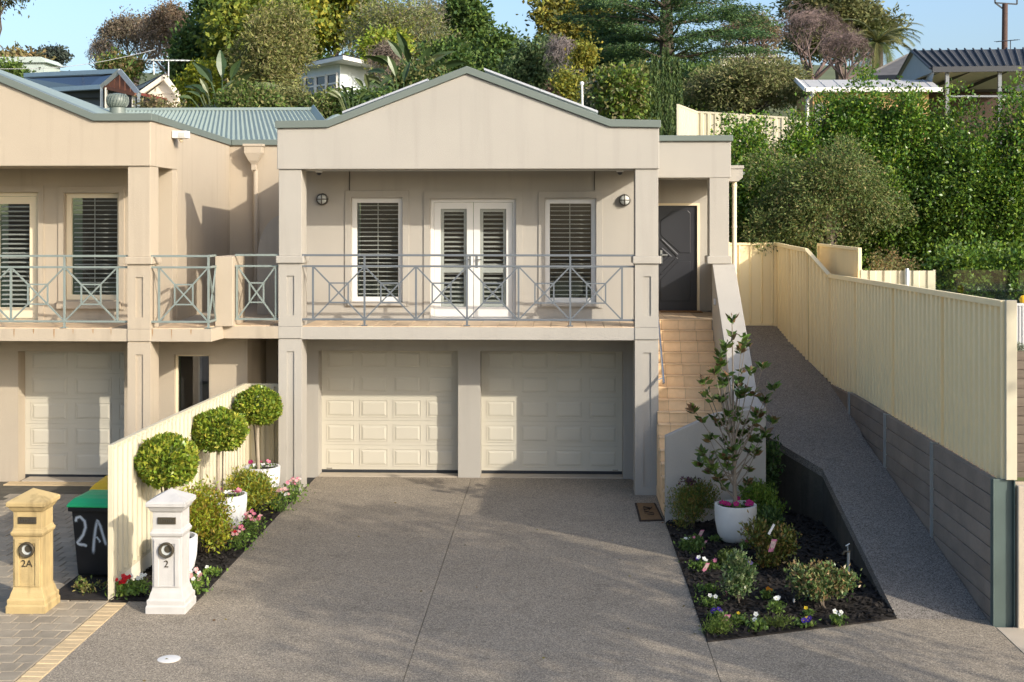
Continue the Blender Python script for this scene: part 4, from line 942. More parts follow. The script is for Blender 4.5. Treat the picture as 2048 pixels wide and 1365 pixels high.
pts = [gp(*q, .03) for q in ((1610, 1225), (1578, 1210), (1570, 1196), (1590, 1192), (1615, 1191))]
tag(MB().tube(pts, 0.007, 6).build('dripper_hose', M('hose_brown', (0.10, 0.075, 0.055), .7)), 'thin brown dripper hose curling across the mulch', 'hose')
c0 = gp(1588, 1215)
ds = thing('dripper_stake', 'slim irrigation stake standing in the mulch', 'stake', (c0.x, c0.y, 0))
MB().tube([(c0.x, c0.y, 0), (c0.x, c0.y, .22)], 0.006, 6).build('rod', m_charcoal, ds); MB().lathe([(0.012, .06), (.012, .1)], (c0.x, c0.y, 0), 8).build('clip', m_white, ds)

# ================================================================ vegetation helpers
def leaf_obj(name, mat, parent, C, size, palette, rng, aspect=0.5, dirs=None, spread=1.0, fold=0.15, weights=None, world=True):
    # one small folded leaf face per point; palette is a list of leaf colours
    C = np.asarray(C, float); n = len(C)
    if n == 0: return None
    if world and parent is not None: C = C - np.array(wl(parent))
    d = rng.normal(size=(n, 3)) * spread
    if dirs is not None: d = d * 0.55 + np.asarray(dirs)
    d /= np.linalg.norm(d, axis=1, keepdims=True) + 1e-9
    r = rng.normal(size=(n, 3)); s = np.cross(d, r); s /= np.linalg.norm(s, axis=1, keepdims=True) + 1e-9
    u = np.cross(s, d)
    L = np.asarray(size) * rng.uniform(0.65, 1.35, n); L = L[:, None]; W = L * aspect * 0.5
    V = np.empty((n, 4, 3)); V[:, 0] = C - d * L * 0.5; V[:, 1] = C + s * W + u * L * fold; V[:, 2] = C + d * L * 0.5; V[:, 3] = C - s * W + u * L * fold
    me = bpy.data.meshes.new(name); me.vertices.add(4 * n); me.vertices.foreach_set('co', V.reshape(-1).astype(np.float32))
    me.loops.add(4 * n); me.loops.foreach_set('vertex_index', np.arange(4 * n, dtype=np.int32))
    me.polygons.add(n); me.polygons.foreach_set('loop_start', np.arange(0, 4 * n, 4, dtype=np.int32))
    me.update(calc_edges=True)
    P = np.array(palette, float); k = rng.choice(len(P), n, p=weights); col = P[k] * (1.0 if mat is m_petal else 1.45) * rng.uniform(0.7, 1.3, (n, 1)) * rng.uniform(0.92, 1.08, (n, 3))
    a = me.attributes.new('tint', 'FLOAT_COLOR', 'FACE'); a.data.foreach_set('color', np.concatenate([col, np.ones((n, 1))], 1).astype(np.float32).reshape(-1))
    me.materials.append(mat)
    return link(name, me, parent)
def sph(rng, n):
    d = rng.normal(size=(n, 3)); return d / np.linalg.norm(d, axis=1, keepdims=True)
def blob_points(rng, blobs, n, twig=0.12, per=10, inner=0.55, squash=1.0):
    # leaves gathered round twig tips spread through and over each blob
    B = np.array(blobs, float); area = (B[:, 3] * B[:, 4] * B[:, 5]) ** (2 / 3); area /= area.sum(); out = []; dd = []
    for b, a in zip(B, area):
        k = max(2, int(n * a / per)); u = sph(rng, k); rr = rng.uniform(inner, 1.0, (k, 1)) ** 0.6
        c = b[:3] + u * rr * b[3:6]
        p = np.repeat(c, per, 0) + rng.normal(size=(k * per, 3)) * twig * np.array([1, 1, squash])
        out.append(p); dd.append(np.repeat(u, per, 0))
    return np.concatenate(out), np.concatenate(dd)
def make_blobs(rng, c, R, n, rel=0.38, lo=0.35, hi=0.85, zmin=-0.8):
    out = []; c = np.array(c, float); R = np.array(R, float)
    u = sph(rng, n * 4); u = u[u[:, 2] > zmin][:n]
    for d in u:
        s = rel * rng.uniform(0.65, 1.3); out.append(tuple(c + d * R * rng.uniform(lo, hi)) + tuple(R * s * rng.uniform(0.85, 1.15, 3)))
    out.append(tuple(c) + tuple(R * 0.5))
    return out
def limb(m, a, b, r0, r1, rng, n=5, wob=0.08, sides=6):
    a = np.array(a, float); b = np.array(b, float); L = np.linalg.norm(b - a); pts = []; rad = []
    for k in range(n + 1):
        f = k / n; p = a + (b - a) * f + (rng.normal(size=3) * wob * L * math.sin(math.pi * f) * 0.6 if 0 < k < n else 0)
        p[2] += 0.06 * L * math.sin(math.pi * f); pts.append(tuple(p)); rad.append(r0 + (r1 - r0) * f)
    m.tube(pts, rad, sides, cap=False)
def tree(name, label, px, pt_, pb, hw, Y, pal, leaf=0.22, n=14000, nb=16, rel=0.38, bark=None, seed=0, cat='tree', group='trees on the hillside', twig=0.25, aspect=0.55, depth=None, mat=None, per=10, lean=0.0, inner=0.5, base=None, weights=None, lo=0.35, hi=0.85, droop=0.0, world=None):
    # crown fills photo columns px-hw..px+hw and rows pt_..pb at distance Y
    rng = np.random.default_rng(seed + 100)
    x = atX(px, Y); zt = atZ(pt_, Y, px); zb = atZ(pb, Y, px); rx = hw * (Y + D) / F; rz = (zt - zb) / 2; cz = (zt + zb) / 2
    if world: x, Y, zb, zt, rx = world; rz = (zt - zb) / 2; cz = (zt + zb) / 2
    gz = T(x, Y) if base is None else base
    t = thing(name, label, cat, (x, Y, gz), group)
    ry = depth or rx * 0.9
    blobs = make_blobs(rng, (x, Y, cz), (rx, ry, rz), nb, rel, lo, hi)
    m = MB(); tr = max(0.05, rx * 0.06); top = (x + lean, Y, cz)
    limb(m, (x, Y, min(gz, zb) - .2), top, tr * 1.6, tr * .7, rng, 6, 0.02, 8)
    for b in blobs[:max(5, nb // 2)]:
        f = rng.uniform(0.35, 0.95); s0 = np.array((x, Y, gz)) * (1 - f) + np.array(top) * f
        limb(m, s0, b[:3], tr * .45, tr * .12, rng, 4, 0.08, 5)
    m.build('trunk', bark or m_bark, t, fix=False, smooth=True)
    P, dd = blob_points(rng, blobs, n, twig, per, inner)
    if droop: dd = dd * .4 + np.array([0, 0, -droop])
    leaf_obj('crown', mat or m_far, t, P, leaf, pal, rng, aspect, dd, weights=weights)
    return t
def bare_tree(name, label, px, pt_, pb, hw, Y, mat, seed, group='bare winter trees', depth=6, r0=0.16, base=None, start=None, fan=0.55, tips=None):
    rng = np.random.default_rng(seed); x = atX(px, Y); zt = atZ(pt_, Y, px); zb = atZ(pb, Y, px); rx = hw * (Y + D) / F
    gz = T(x, Y) if base is None else base
    t = thing(name, label, 'tree', (x, Y, gz), group); m = MB(); ht = zt - zb; ends = []
    limb(m, (x, Y, gz - .2), (x, Y, zb + ht * .12), r0 * 1.3, r0, rng, 3, .02, 6)
    cen = np.array((x, Y, (zt + zb) / 2)); R = np.array((rx, rx * .85, ht / 2)) * 1.05
    def grow(p, d, L, r, k):
        nseg = 2; q = p
        for s in range(nseg):
            d = d + rng.normal(size=3) * .16; d[2] += .04; d /= np.linalg.norm(d)
            q2 = q + d * L / nseg
            m.tube([tuple(q), tuple(q2)], [r, r * .8], 4 if r > .03 else 3, cap=False); q = q2; r *= .8
        if k == 0: ends.append(q); return
        for _ in range(3 if k > 1 else 4):
            dn = d + rng.normal(size=3) * fan; dn[2] += .1; dn /= np.linalg.norm(dn)
            e = q + dn * L * .75
            if np.sum(((e - cen) / R) ** 2) > 1.05: dn = dn * .5 + (cen + np.array((0, 0, ht * .2)) - q) / (np.linalg.norm(cen - q) + 1e-6) * .5; dn /= np.linalg.norm(dn)
            grow(q, dn, L * rng.uniform(.62, .85), max(r * .72, .006), k - 1)
    for k in range(7):
        a = 2 * math.pi * k / 7 + rng.uniform(-.3, .3); e = rng.uniform(.25, 1.1)
        d = np.array((math.cos(a) * e * rx / ht * 2, math.sin(a) * e, 1.0)); d /= np.linalg.norm(d)
        grow(np.array((x, Y, zb + ht * .08)), d, ht * .36, r0 * .55, depth - 1)
    m.build('branches', mat, t, fix=False)
    if tips:
        P = np.repeat(np.array(ends), 4, 0) + rng.normal(size=(len(ends) * 4, 3)) * .2
        leaf_obj('remaining_leaves', m_far, t, P, 0.16, tips, rng, .5)
    return t
def shrub(name, label, c, R, pal, leaf=0.05, n=2500, nb=9, seed=0, group='garden shrubs', rel=0.42, twig=0.03, aspect=0.45, mat=None, cat='shrub', per=8, up=0.6, weights=None, stems=7, inner=0.4):
    rng = np.random.default_rng(seed + 500); x, y, z = c
    t = thing(name, label, cat, (x, y, z), group); m = MB()
    blobs = make_blobs(rng, (x, y, z + R[2]), R, nb, rel, .3, .8, -.6)
    for b in blobs[:stems]: limb(m, (x + rng.normal() * R[0] * .08, y + rng.normal() * R[1] * .08, z - .01), b[:3], 0.012, 0.004, rng, 3, .06, 4)
    m.build('stems', m_bark, t, fix=False)
    P, dd = blob_points(rng, blobs, n, twig, per, inner); P[:, 2] = np.maximum(P[:, 2], z + .015)
    leaf_obj('foliage', mat or m_leaf, t, P, leaf, pal, rng, aspect, dd * .5 + np.array((0, 0, up)), weights=weights)
    return t
# leaf colours
LIME = [(.155, .19, .022), (.115, .165, .02), (.20, .21, .03)]; MID = [(.065, .105, .022), (.09, .13, .025), (.05, .085, .02)]
DEEP = [(.028, .058, .018), (.04, .075, .02), (.055, .09, .022)]; OLIVE = [(.12, .125, .045), (.155, .155, .06), (.085, .10, .035)]
GREYG = [(.12, .135, .06), (.15, .155, .075), (.09, .11, .05), (.16, .14, .08)]; YEL = [(.28, .25, .02), (.22, .22, .02), (.14, .17, .02)]
RUST = [(.17, .12, .05), (.12, .10, .045), (.14, .13, .05)]

# ---------------------------------------------------------------- flowers
def flower_mesh(col, eye, r):
    n = 5; me_v = [(0, 0, 0)]; me_f = []; cols = []
    for k in range(n):
        a = 2 * math.pi * k / n; da = .62
        me_v += [(r * .75 * math.cos(a - da), r * .75 * math.sin(a - da), r * .18), (r * math.cos(a), r * math.sin(a), r * .30), (r * .75 * math.cos(a + da), r * .75 * math.sin(a + da), r * .18)]
        i = 1 + 3 * k; me_f += [(0, i, i + 1, i + 2)]; cols.append(col)
    for k in range(6):
        a = 2 * math.pi * k / 6; me_v.append((r * .2 * math.cos(a), r * .2 * math.sin(a), r * .16))
    b = 1 + 3 * n; me_f.append(tuple(range(b, b + 6))); cols.append(eye)
    me = bpy.data.meshes.new('flower'); me.from_pydata(me_v, [], me_f)
    at_ = me.attributes.new('tint', 'FLOAT_COLOR', 'FACE'); at_.data.foreach_set('color', [q for c in cols for q in (*c, 1)]); me.materials.append(m_petal); return me
FW = {'white': flower_mesh((.78, .78, .74), (.5, .5, .2), .05), 'pink': flower_mesh((.66, .20, .30), (.7, .5, .2), .05), 'palepink': flower_mesh((.74, .42, .42), (.7, .55, .3), .045), 'red': flower_mesh((.50, .012, .02), (.3, .02, .02), .055),
      'purple': flower_mesh((.055, .025, .26), (.4, .3, .02), .05), 'magenta': flower_mesh((.38, .02, .14), (.5, .1, .1), .05), 'orange': flower_mesh((.66, .24, .01), (.5, .2, .0), .045), 'yellow': flower_mesh((.66, .46, .03), (.4, .3, .0), .04), 'lilac': flower_mesh((.42, .30, .55), (.6, .5, .1), .045)}
# ================================================================ clipped trees in white pots
def pot(name, label, c, R, h, mat, taper=0.72, soil=True, group='round planters'):
    t = thing(name, label, 'planter', tuple(c), group)
    prof = [(R * taper * .72, 0), (R * taper * .86, h * .03), (R * .86, h * .22), (R * .96, h * .5), (R, h * .8), (R, h), (R - .035, h + .004), (R - .04, h - .06), (R - .045, h - .07)]
    MB().lathe(prof, c, 40).build('shell', mat, t, smooth=True)
    if soil: MB().lathe([(0.01, h - .045), (R - .042, h - .05), (R - .042, h - .055)], c, 24).build('soil', m_soil, t)
    return t
TOP = [(343, 1160, 333, 922, 62, 50, 'nearest the letterbox', .29), (450, 1063, 437, 861, 56, 41, 'second along the fence', .29), (520, 1000, 516, 812, 46, 37, 'beside the left column', .30)]
for k, (px, py, bx, by, bw, bh, wh, R) in enumerate(TOP):
    c = gp(px, py); c.y += R * 0.45; c.z = .02
    pot('plant_pot', 'white round pot holding the ball topiary ' + wh, c, R, .50, m_pot, group='white pots by the fence')
    sc_ = (c.y + D) / F; bz = atZ(by, c.y, bx); bxx = atX(bx, c.y); rx, rz = bw * sc_, bh * sc_
    t = thing('topiary_tree', 'clipped ball topiary tree ' + wh, 'topiary', (c.x, c.y, c.z + .45), 'ball topiary trees')
    rng = np.random.default_rng(40 + k); m = MB()
    m.tube([(bxx + .01, c.y, .46), (bxx - .012, c.y + .01, .9), (bxx, c.y, bz)], [.03, .026, .022], 8, cap=False)
    m.build('trunk', m_barkp if k else m_bark, t, smooth=True)
    MB().tube([(bxx + (.05 if k == 1 else -.02), c.y + .03, .46), (bxx + (.06 if k == 1 else -.09), c.y + .03, bz - rz * .5)], .011, 6).build('stake', m_bark, t)
    n = 4600; u = sph(rng, n); lump = 1 + .06 * np.sin(u[:, 0] * 6 + k) * np.cos(u[:, 2] * 5 + k) + .05 * np.sin(u[:, 1] * 9 + u[:, 0] * 4) + np.abs(rng.normal(size=n)) * .035
    P = np.array((bxx, c.y, bz)) + u * np.array((rx, rx, rz)) * lump[:, None] * rng.uniform(.84, 1.0, (n, 1))
    leaf_obj('crown', m_waxy, t, P, .07, [(.16, .20, .022), (.115, .165, .02), (.21, .215, .03), (.09, .14, .02)], rng, .5, u * .9 + np.array((0, 0, .25)))
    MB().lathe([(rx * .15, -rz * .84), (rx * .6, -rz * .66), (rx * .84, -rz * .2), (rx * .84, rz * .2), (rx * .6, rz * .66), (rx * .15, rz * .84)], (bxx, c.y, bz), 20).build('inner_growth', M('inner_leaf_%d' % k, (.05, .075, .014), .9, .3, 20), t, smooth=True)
    # small flowers at the foot of each tree
    if k:
        a = rng.uniform(0, 6.28, 60); rr = rng.uniform(.1, R - .06, 60)
        P = np.stack([c.x + np.cos(a) * rr, c.y + np.sin(a) * rr, .50 + rng.uniform(0, .05, 60)], 1)
        fl_ = thing('potted_flowers', 'little pink flowers round the foot of the topiary ' + wh, 'flowers', (c.x, c.y, .48), 'flowers in the pots')
        leaf_obj('leaves', m_leaf, fl_, P, .045, MID, rng, .6); [setattr(place('flower', FW['pink' if i % 2 else 'magenta'], fl_, tuple(P[i] + np.array((0, 0, .05)))), 'rotation_euler', (.7, 0, i)) for i in range(4)]

def flowering(label, px, py, r, h, heads, seed, pal=None, leaf=0.05, n=110, zb=0.02, name='flowering_plant', pos=None):
    c = gp(px, py, zb) if pos is None else Vector(pos); rng = np.random.default_rng(seed + 900)
    t = thing(name, label, 'flowers', tuple(c), 'bedding flowers')
    P = np.array(c) + np.stack([rng.normal(size=n) * r * .5, rng.normal(size=n) * r * .5, rng.uniform(0, 1, n) ** .8 * h * .8], 1)
    leaf_obj('leaves', m_leaf, t, P, leaf, pal or [(.10, .17, .03), (.075, .13, .03), (.14, .20, .04)], rng, .5, np.tile((0, 0, .5), (n, 1)))
    m = MB()
    for k, (col, cnt) in enumerate(heads):
        for i in range(cnt):
            a, rr = rng.uniform(0, 6.28), r * .7 * math.sqrt(rng.uniform(0, 1)); q = (c.x + rr * math.cos(a), c.y + rr * math.sin(a), c.z + h * rng.uniform(.75, 1.1))
            m.tube([(c.x + rr * .3 * math.cos(a), c.y + rr * .3 * math.sin(a), c.z), q], .004, 4, cap=False)
            o = place('flower', FW[col], t, q); o.rotation_euler = (rng.uniform(.3, 1.1), rng.uniform(-.5, .5), rng.uniform(-.4, .4)); s = rng.uniform(.75, 1.1); s *= .68; o.scale = (s, s, s)
    if m.v: m.build('stems', m_leafstem, t, fix=False)
    return t
m_leafstem = M('green_stem', (.09, .14, .03), .8)
flowering('red geranium at the fence end beside the white letterbox', 246, 1192, .13, .20, [('red', 9)], 1, leaf=.07)
flowering('white flowering plant between red geranium and white letterbox', 276, 1188, .17, .20, [('white', 7)], 2, n=240)
flowering('pink and white snapdragons beside the white letterbox', 392, 1188, .16, .26, [('palepink', 9), ('white', 7)], 3, n=200)
flowering('low green seedling ahead of the snapdragons', 425, 1152, .12, .12, [('white', 1)], 4, leaf=.06)
flowering('pink flowers with red bloom in front of the yellow shrub', 478, 1098, .20, .28, [('palepink', 8), ('red', 2), ('pink', 4)], 5, n=240)
flowering('tall pink snapdragons below the second topiary pot', 505, 1075, .20, .34, [('pink', 9), ('palepink', 7)], 6, n=240)
flowering('pale pink flowers beside the third topiary pot', 560, 1022, .20, .34, [('palepink', 10), ('white', 3)], 7, n=260)
flowering('pink and white flowers at the foot of the left column', 588, 1003, .20, .36, [('pink', 7), ('palepink', 5), ('white', 3)], 8, n=260)
c = gp(405, 1150, .02)
shrub('yellow_shrub', 'yellow green feathery shrub behind the white letterbox', (-4.86, -4.05, .02), (.34, .50, .46), [(.27, .27, .025), (.21, .25, .025), (.25, .18, .035), (.16, .21, .03)], .06, 6500, 12, 1, twig=.06, aspect=.36)
shrub('yellow_shrub', 'yellow green feathery shrub between the second and third topiary', (-4.83, -1.75, .02), (.44, .65, .40), [(.25, .25, .025), (.18, .22, .03), (.24, .20, .035), (.13, .18, .04)], .06, 6500, 12, 2, twig=.06, aspect=.36)
shrub('weed', 'small dry weeds on soil beside the bin', (-5.83, -5.85, .014), (.22, .2, .06), [(.12, .12, .03), (.2, .16, .06), (.09, .13, .03)], .05, 260, 6, 3, group='weeds', cat='weed')

# ---------------------------------------------------------------- right hand garden bed
pc = gp(1475, 1092); pc.y += .2; pc.z = .02
pot('plant_pot', 'pale stone pot holding the young magnolia', pc, .297, .52, m_potw, .8, group='stone pots')
mg = thing('magnolia', 'young magnolia with glossy bronze backed leaves in the stone pot', 'tree', (pc.x, pc.y, .5)); rng = np.random.default_rng(77)
wood = MB(); LV = []; LD = []
def rosette(p, d, k=14, ln=.13):
    for i in range(k):
        a = 2 * math.pi * i / k + rng.uniform(-.4, .4); dv = np.array((math.cos(a), math.sin(a), rng.uniform(-.1, .75))); dv = dv + np.array(d) * .5; dv /= np.linalg.norm(dv)
        L_ = ln * rng.uniform(.75, 1.15); LV.append(np.array(p) + dv * L_ * .5 + np.array((0, 0, rng.uniform(-.05, .03)))); LD.append(dv)
def mp_(px, py, y): return at(px, py, y)
trunk = [mp_(1471, 1022, pc.y), mp_(1468, 930, pc.y), mp_(1466, 850, pc.y), mp_(1466, 760, pc.y), mp_(1464, 640, pc.y)]
wood.tube(trunk, [.034, .028, .02, .012, .006], 8, cap=False)
BR = [(0.30, 1405, 905), (.45, 1388, 820), (.40, 1360, 0), (.5, 1412, 790), (.55, 1430, 745), (.62, 1440, 730), (.6, 1500, 745), (.5, 1525, 735), (.45, 1548, 775), (.5, 1530, 800), (.35, 1545, 842), (.4, 1515, 830), (.3, 1530, 870), (.2, 1510, 910), (.25, 1505, 880), (.15, 1440, 960),
      (.2, 1420, 880), (.25, 1440, 850), (.55, 1480, 790), (.7, 1440, 712), (.72, 1482, 702), (.35, 1490, 845), (.45, 1455, 830), (.15, 1495, 965), (.1, 1425, 935), (.3, 1400, 930), (.6, 1410, 765), (.66, 1475, 775), (.75, 1452, 695), (.8, 1490, 690), (.3, 1465, 900), (.5, 1445, 800), (.42, 1478, 868), (.2, 1450, 915)]
def tpos(f):
    k = f * 4; i = min(3, int(k)); return trunk[i].lerp(trunk[i + 1], k - i)
for f, px, py in BR:
    if py == 0: continue
    s0 = tpos(f * .62); e = mp_(px, py, pc.y + rng.uniform(-.28, .28)); mid = s0.lerp(e, .55) + Vector((0, 0, -.06 + .0))
    wood.tube([s0, mid, e], [.011, .008, .004], 5, cap=False); rosette(e, (e - s0).normalized())
    q = mid.lerp(e, rng.uniform(.2, .6)); rosette(q, (0, 0, .3), 8, .11)
rosette(trunk[-1], (0, 0, 1), 11); rosette(tpos(.93), (0, 0, .5), 5, .08); rosette(mp_(1485, 678, pc.y), (.3, 0, .5), 7); rosette(mp_(1453, 690, pc.y), (-.3, 0, .5), 7)
wood.build('trunk', M('magnolia_bark', (.20, .165, .125), .9, .2, 8), mg, smooth=True, fix=False)
LV = np.array(LV); leaf_obj('foliage', m_waxy, mg, LV, .145, [(.045, .08, .016), (.06, .10, .02), (.08, .115, .028), (.10, .062, .03), (.035, .058, .016)], rng, .42, np.array(LD) * 3, spread=.3, fold=.08, weights=[.2, .22, .18, .25, .15])
# flowers in the stone pot
a = rng.uniform(0, 6.28, 120); rr = rng.uniform(.06, .24, 120)
P = np.stack([pc.x + np.cos(a) * rr, pc.y + np.sin(a) * rr, .50 + rng.uniform(0, .06, 120)], 1)
pf = thing('potted_flowers', 'magenta petunias round the foot of the magnolia', 'flowers', (pc.x, pc.y, .5), 'flowers in the pots')
leaf_obj('leaves', m_leaf, pf, P, .045, DEEP + MID, rng, .6)
for (dx, dy) in ((-.17, -.14), (-.13, -.19), (-.2, -.08), (.15, -.17), (.2, -.12), (.18, -.05), (.06, .2), (-.02, -.23)):
    o = place('flower', FW['magenta'], pf, (pc.x + dx, pc.y + dy, .57 + RNG.uniform(0, .03))); o.rotation_euler = (RNG.uniform(.4, 1), RNG.uniform(-.4, .4), 0)
shrub('flowering_shrub', 'bushy green shrub with dark seed heads against the stair wall', (1.97, -2.33, .02), (.34, .34, .36), [(.07, .10, .02), (.11, .12, .025), (.15, .11, .03), (.06, .09, .025)], .05, 5200, 12, 11, twig=.045, aspect=.28, up=1.0)
shrub('seed_heads', 'dark purple seed heads on top of the stair wall shrub', (1.93, -2.35, .66), (.22, .16, .07), [(.05, .02, .035), (.07, .03, .04)], .035, 130, 7, 12, twig=.02, aspect=.7, group='seed heads', cat='seed heads')
shrub('lavender_shrub', 'bright green leafy shrub behind the stone pot', (2.95, -2.3, .02), (.36, .36, .30), [(.10, .16, .02), (.07, .12, .02), (.14, .19, .03)], .055, 4200, 12, 13, twig=.045, aspect=.34, up=.9)
shrub('lavender_shrub', 'low dark green shrub right of the stone pot', (2.95, -2.95, .02), (.32, .32, .24), DEEP + [(.08, .12, .03)], .05, 3000, 11, 14, twig=.04)
shrub('leafy_shrub', 'dark leafy climber in the shade behind the magnolia', (3.25, -1.35, .02), (.18, .42, .62), DEEP, .07, 1700, 9, 15, twig=.05)
shrub('bronze_shrub', 'rounded bronze tipped shrub with a plant tag', (2.86, -4.30, .02), (.36, .36, .30), [(.09, .11, .02), (.12, .12, .025), (.16, .10, .03), (.06, .08, .02)], .06, 4600, 13, 16, twig=.04, mat=m_waxy, aspect=.4)
shrub('variegated_shrub', 'upright glossy green shrub in the middle of the bed', (2.13, -6.05, .02), (.20, .2, .28), [(.05, .09, .03), (.09, .13, .05), (.16, .19, .09)], .055, 2600, 10, 17, twig=.035, mat=m_waxy, aspect=.45)
shrub('variegated_shrub', 'wide glossy green shrub in front of the garden tap', (3.10, -6.20, .02), (.36, .3, .26), [(.05, .09, .028), (.08, .12, .04), (.15, .17, .07), (.16, .11, .05)], .055, 4200, 12, 18, twig=.04, mat=m_waxy, aspect=.45)
shrub('groundcover', 'low fine leaved clump at the bed corner near the driveway joint', (1.80, -7.20, .02), (.19, .16, .08), [(.11, .15, .03), (.07, .11, .02)], .05, 900, 8, 19, twig=.03, aspect=.2, group='low clumps')
shrub('groundcover', 'flat green clump at the middle of the bed front edge', (2.45, -6.98, .02), (.2, .12, .06), [(.10, .13, .03), (.07, .10, .02)], .045, 600, 8, 20, twig=.03, aspect=.2, group='low clumps')
shrub('groundcover', 'dark leafy clump near the top of the driveway edge', (1.86, -3.55, .02), (.16, .28, .08), [(.05, .085, .02), (.07, .11, .03)], .06, 700, 9, 21, twig=.03, aspect=.5, group='low clumps')
shrub('groundcover', 'dark green clump left of the stone pot base', (2.22, -4.55, .02), (.19, .18, .13), [(.05, .075, .02), (.07, .10, .02)], .045, 900, 8, 22, twig=.03, aspect=.3, group='low clumps')
PL = [('white petunias with tag near the top of the bed edge', 1380, 1098, .16, .14, [('white', 3), ('pink', 1)], 21), ('leafy seedlings with white bloom half way down the bed edge', 1400, 1140, .15, .13, [('white', 3), ('purple', 1)], 22), ('pink blooms beside the dark clump', 1426, 1138, .09, .10, [('pink', 3)], 23),
      ('green seedling at the bed edge below the white petunias', 1415, 1185, .13, .11, [], 24), ('white petunia with trailing leaves at the bed edge', 1418, 1212, .15, .13, [('white', 2)], 25), ('deep purple pansies near the corner of the bed', 1432, 1240, .10, .12, [('purple', 4)], 26),
      ('yellow green seedling behind the pink tag', 1478, 1245, .11, .10, [('yellow', 1)], 27), ('white petunia with lime leaves near the front edge', 1515, 1262, .10, .16, [('white', 2)], 28), ('white petunias in the centre of the bed', 1553, 1228, .10, .18, [('white', 3)], 29), ('orange pansy in the centre of the bed', 1535, 1200, .07, .14, [('orange', 3)], 30),
      ('purple pansies with yellow centres by the front edge', 1610, 1252, .11, .08, [('purple', 4), ('yellow', 2)], 31), ('white petunia at the front edge below the wide shrub', 1676, 1248, .08, .13, [('white', 3)], 32), ('lilac pansy behind the upright shrub', 1502, 1140, .07, .10, [('lilac', 2), ('yellow', 1)], 33), ('single magenta petunia in front of the stone pot', 1488, 1100, .06, .12, [('magenta', 1)], 34),
      ('small seedling near the dripper stake', 1618, 1232, .06, .08, [('yellow', 1)], 35), ('small seedling left of the stone pot', 1432, 1082, .08, .08, [], 36)]
for (lb, px, py, r, h, hd_, sd) in PL: flowering(lb, px, py, r, h, hd_, sd, n=int(60 + r * 700), pal=[(.08, .13, .03), (.12, .18, .035), (.06, .10, .025)])
# plant tags
def ptag(px, py, label, h=.14, w_=.07, lean=.4, hang=None):
    h *= .75; w_ *= .75
    c = gp(px, py, .02) if hang is None else Vector(hang); t = thing('plant_tag', label, 'tag', tuple(c), 'nursery tags')
    a = .04 if hang is None else 0
    def q(u, v): return (c.x + u * w_ + v * .05, c.y + v * h * lean * -.5, c.z + a + v * h)
    MB().add([q(-.5, 0), q(.5, 0), q(.5, 1), q(-.5, 1)] + [(x, y + .003, z) for x, y, z in (q(-.5, 0), q(.5, 0), q(.5, 1), q(-.5, 1))], [(0, 1, 2, 3), (7, 6, 5, 4), (0, 4, 5, 1), (1, 5, 6, 2), (2, 6, 7, 3), (3, 7, 4, 0)]).build('card', m_tagp, t)
    MB().add([(x, y - .002, z) for x, y, z in (q(-.42, .3), q(.42, .3), q(.42, .85), q(-.42, .85))], [(0, 1, 2, 3)]).build('picture', m_tagw, t)
    if hang is None: MB().bar((c.x, c.y, 0), (c.x, c.y, c.z + a + .01), .012, .004).build('spike', m_tagp, t)
    return t
m_tagp = M('tag_pink', (.62, .22, .32), .5); m_tagw = M('tag_picture', (.55, .40, .36), .5, .4, 40, hue=.3)
ptag(1398, 1080, 'pink plant tag near the top of the bed edge'); ptag(1405, 1100, 'pale plant tag leaning below the stair wall shrub', .12, .04); ptag(1408, 1148, 'pink plant tag half way down the bed edge'); ptag(1447, 1253, 'pink plant tag beside the purple pansies', .13, .09)
ptag(1453, 1190, 'orange pink tag beside the upright shrub', .1, .05)
ptag(0, 0, 'white and magenta tag hanging on the bronze shrub', .22, .09, .1, hang=(2.74, -4.70, .28))
MB().bar((2.72, -4.67, .50), (2.80, -4.62, .62), .03, .004).build('tag_loop', m_white, bpy.data.objects['plant_tag.005'])

# ================================================================ hedge beyond the fence
HEDGE = [(1690, 212, 400, 70, 9.6, 'hedge plant in front of the orange wall'), (1790, 200, 400, 70, 9.5, 'hedge plant below the carport gable'), (1505, 235, 520, 90, 8.6, 'left end of the tall hedge beside the entry eave'), (1610, 225, 520, 95, 9.0, 'second plant of the tall hedge below the white roof'), (1725, 188, 540, 95, 9.0, 'tallest pointed hedge plant behind the grey bush'),
         (1840, 205, 560, 95, 8.4, 'middle hedge plant below the dark carport roof'), (1940, 195, 590, 95, 8.0, 'hedge plant behind the glass fence below the carport posts'), (2045, 185, 600, 95, 7.6, 'hedge plant at the right edge of the view'), (2150, 190, 600, 95, 7.5, 'hedge plant just beyond the right edge'), (2255, 185, 600, 95, 7.4, 'last hedge plant well beyond the right edge')]
for k, (px, a, b, hw, Y, lb) in enumerate(HEDGE):
    a -= 22; b += 30
    tree('hedge_plant', 'glossy green ' + lb, px, a, b, hw, Y, [(.07, .13, .015), (.04, .09, .014), (.11, .165, .018), (.14, .165, .03)], .085, 20000, 30, .36, seed=k + 1, cat='hedge', group='tall hedge plants', twig=.11, mat=m_waxy, depth=1.0, per=12, inner=.45, weights=[.35, .35, .2, .1], lo=.45, hi=.92)
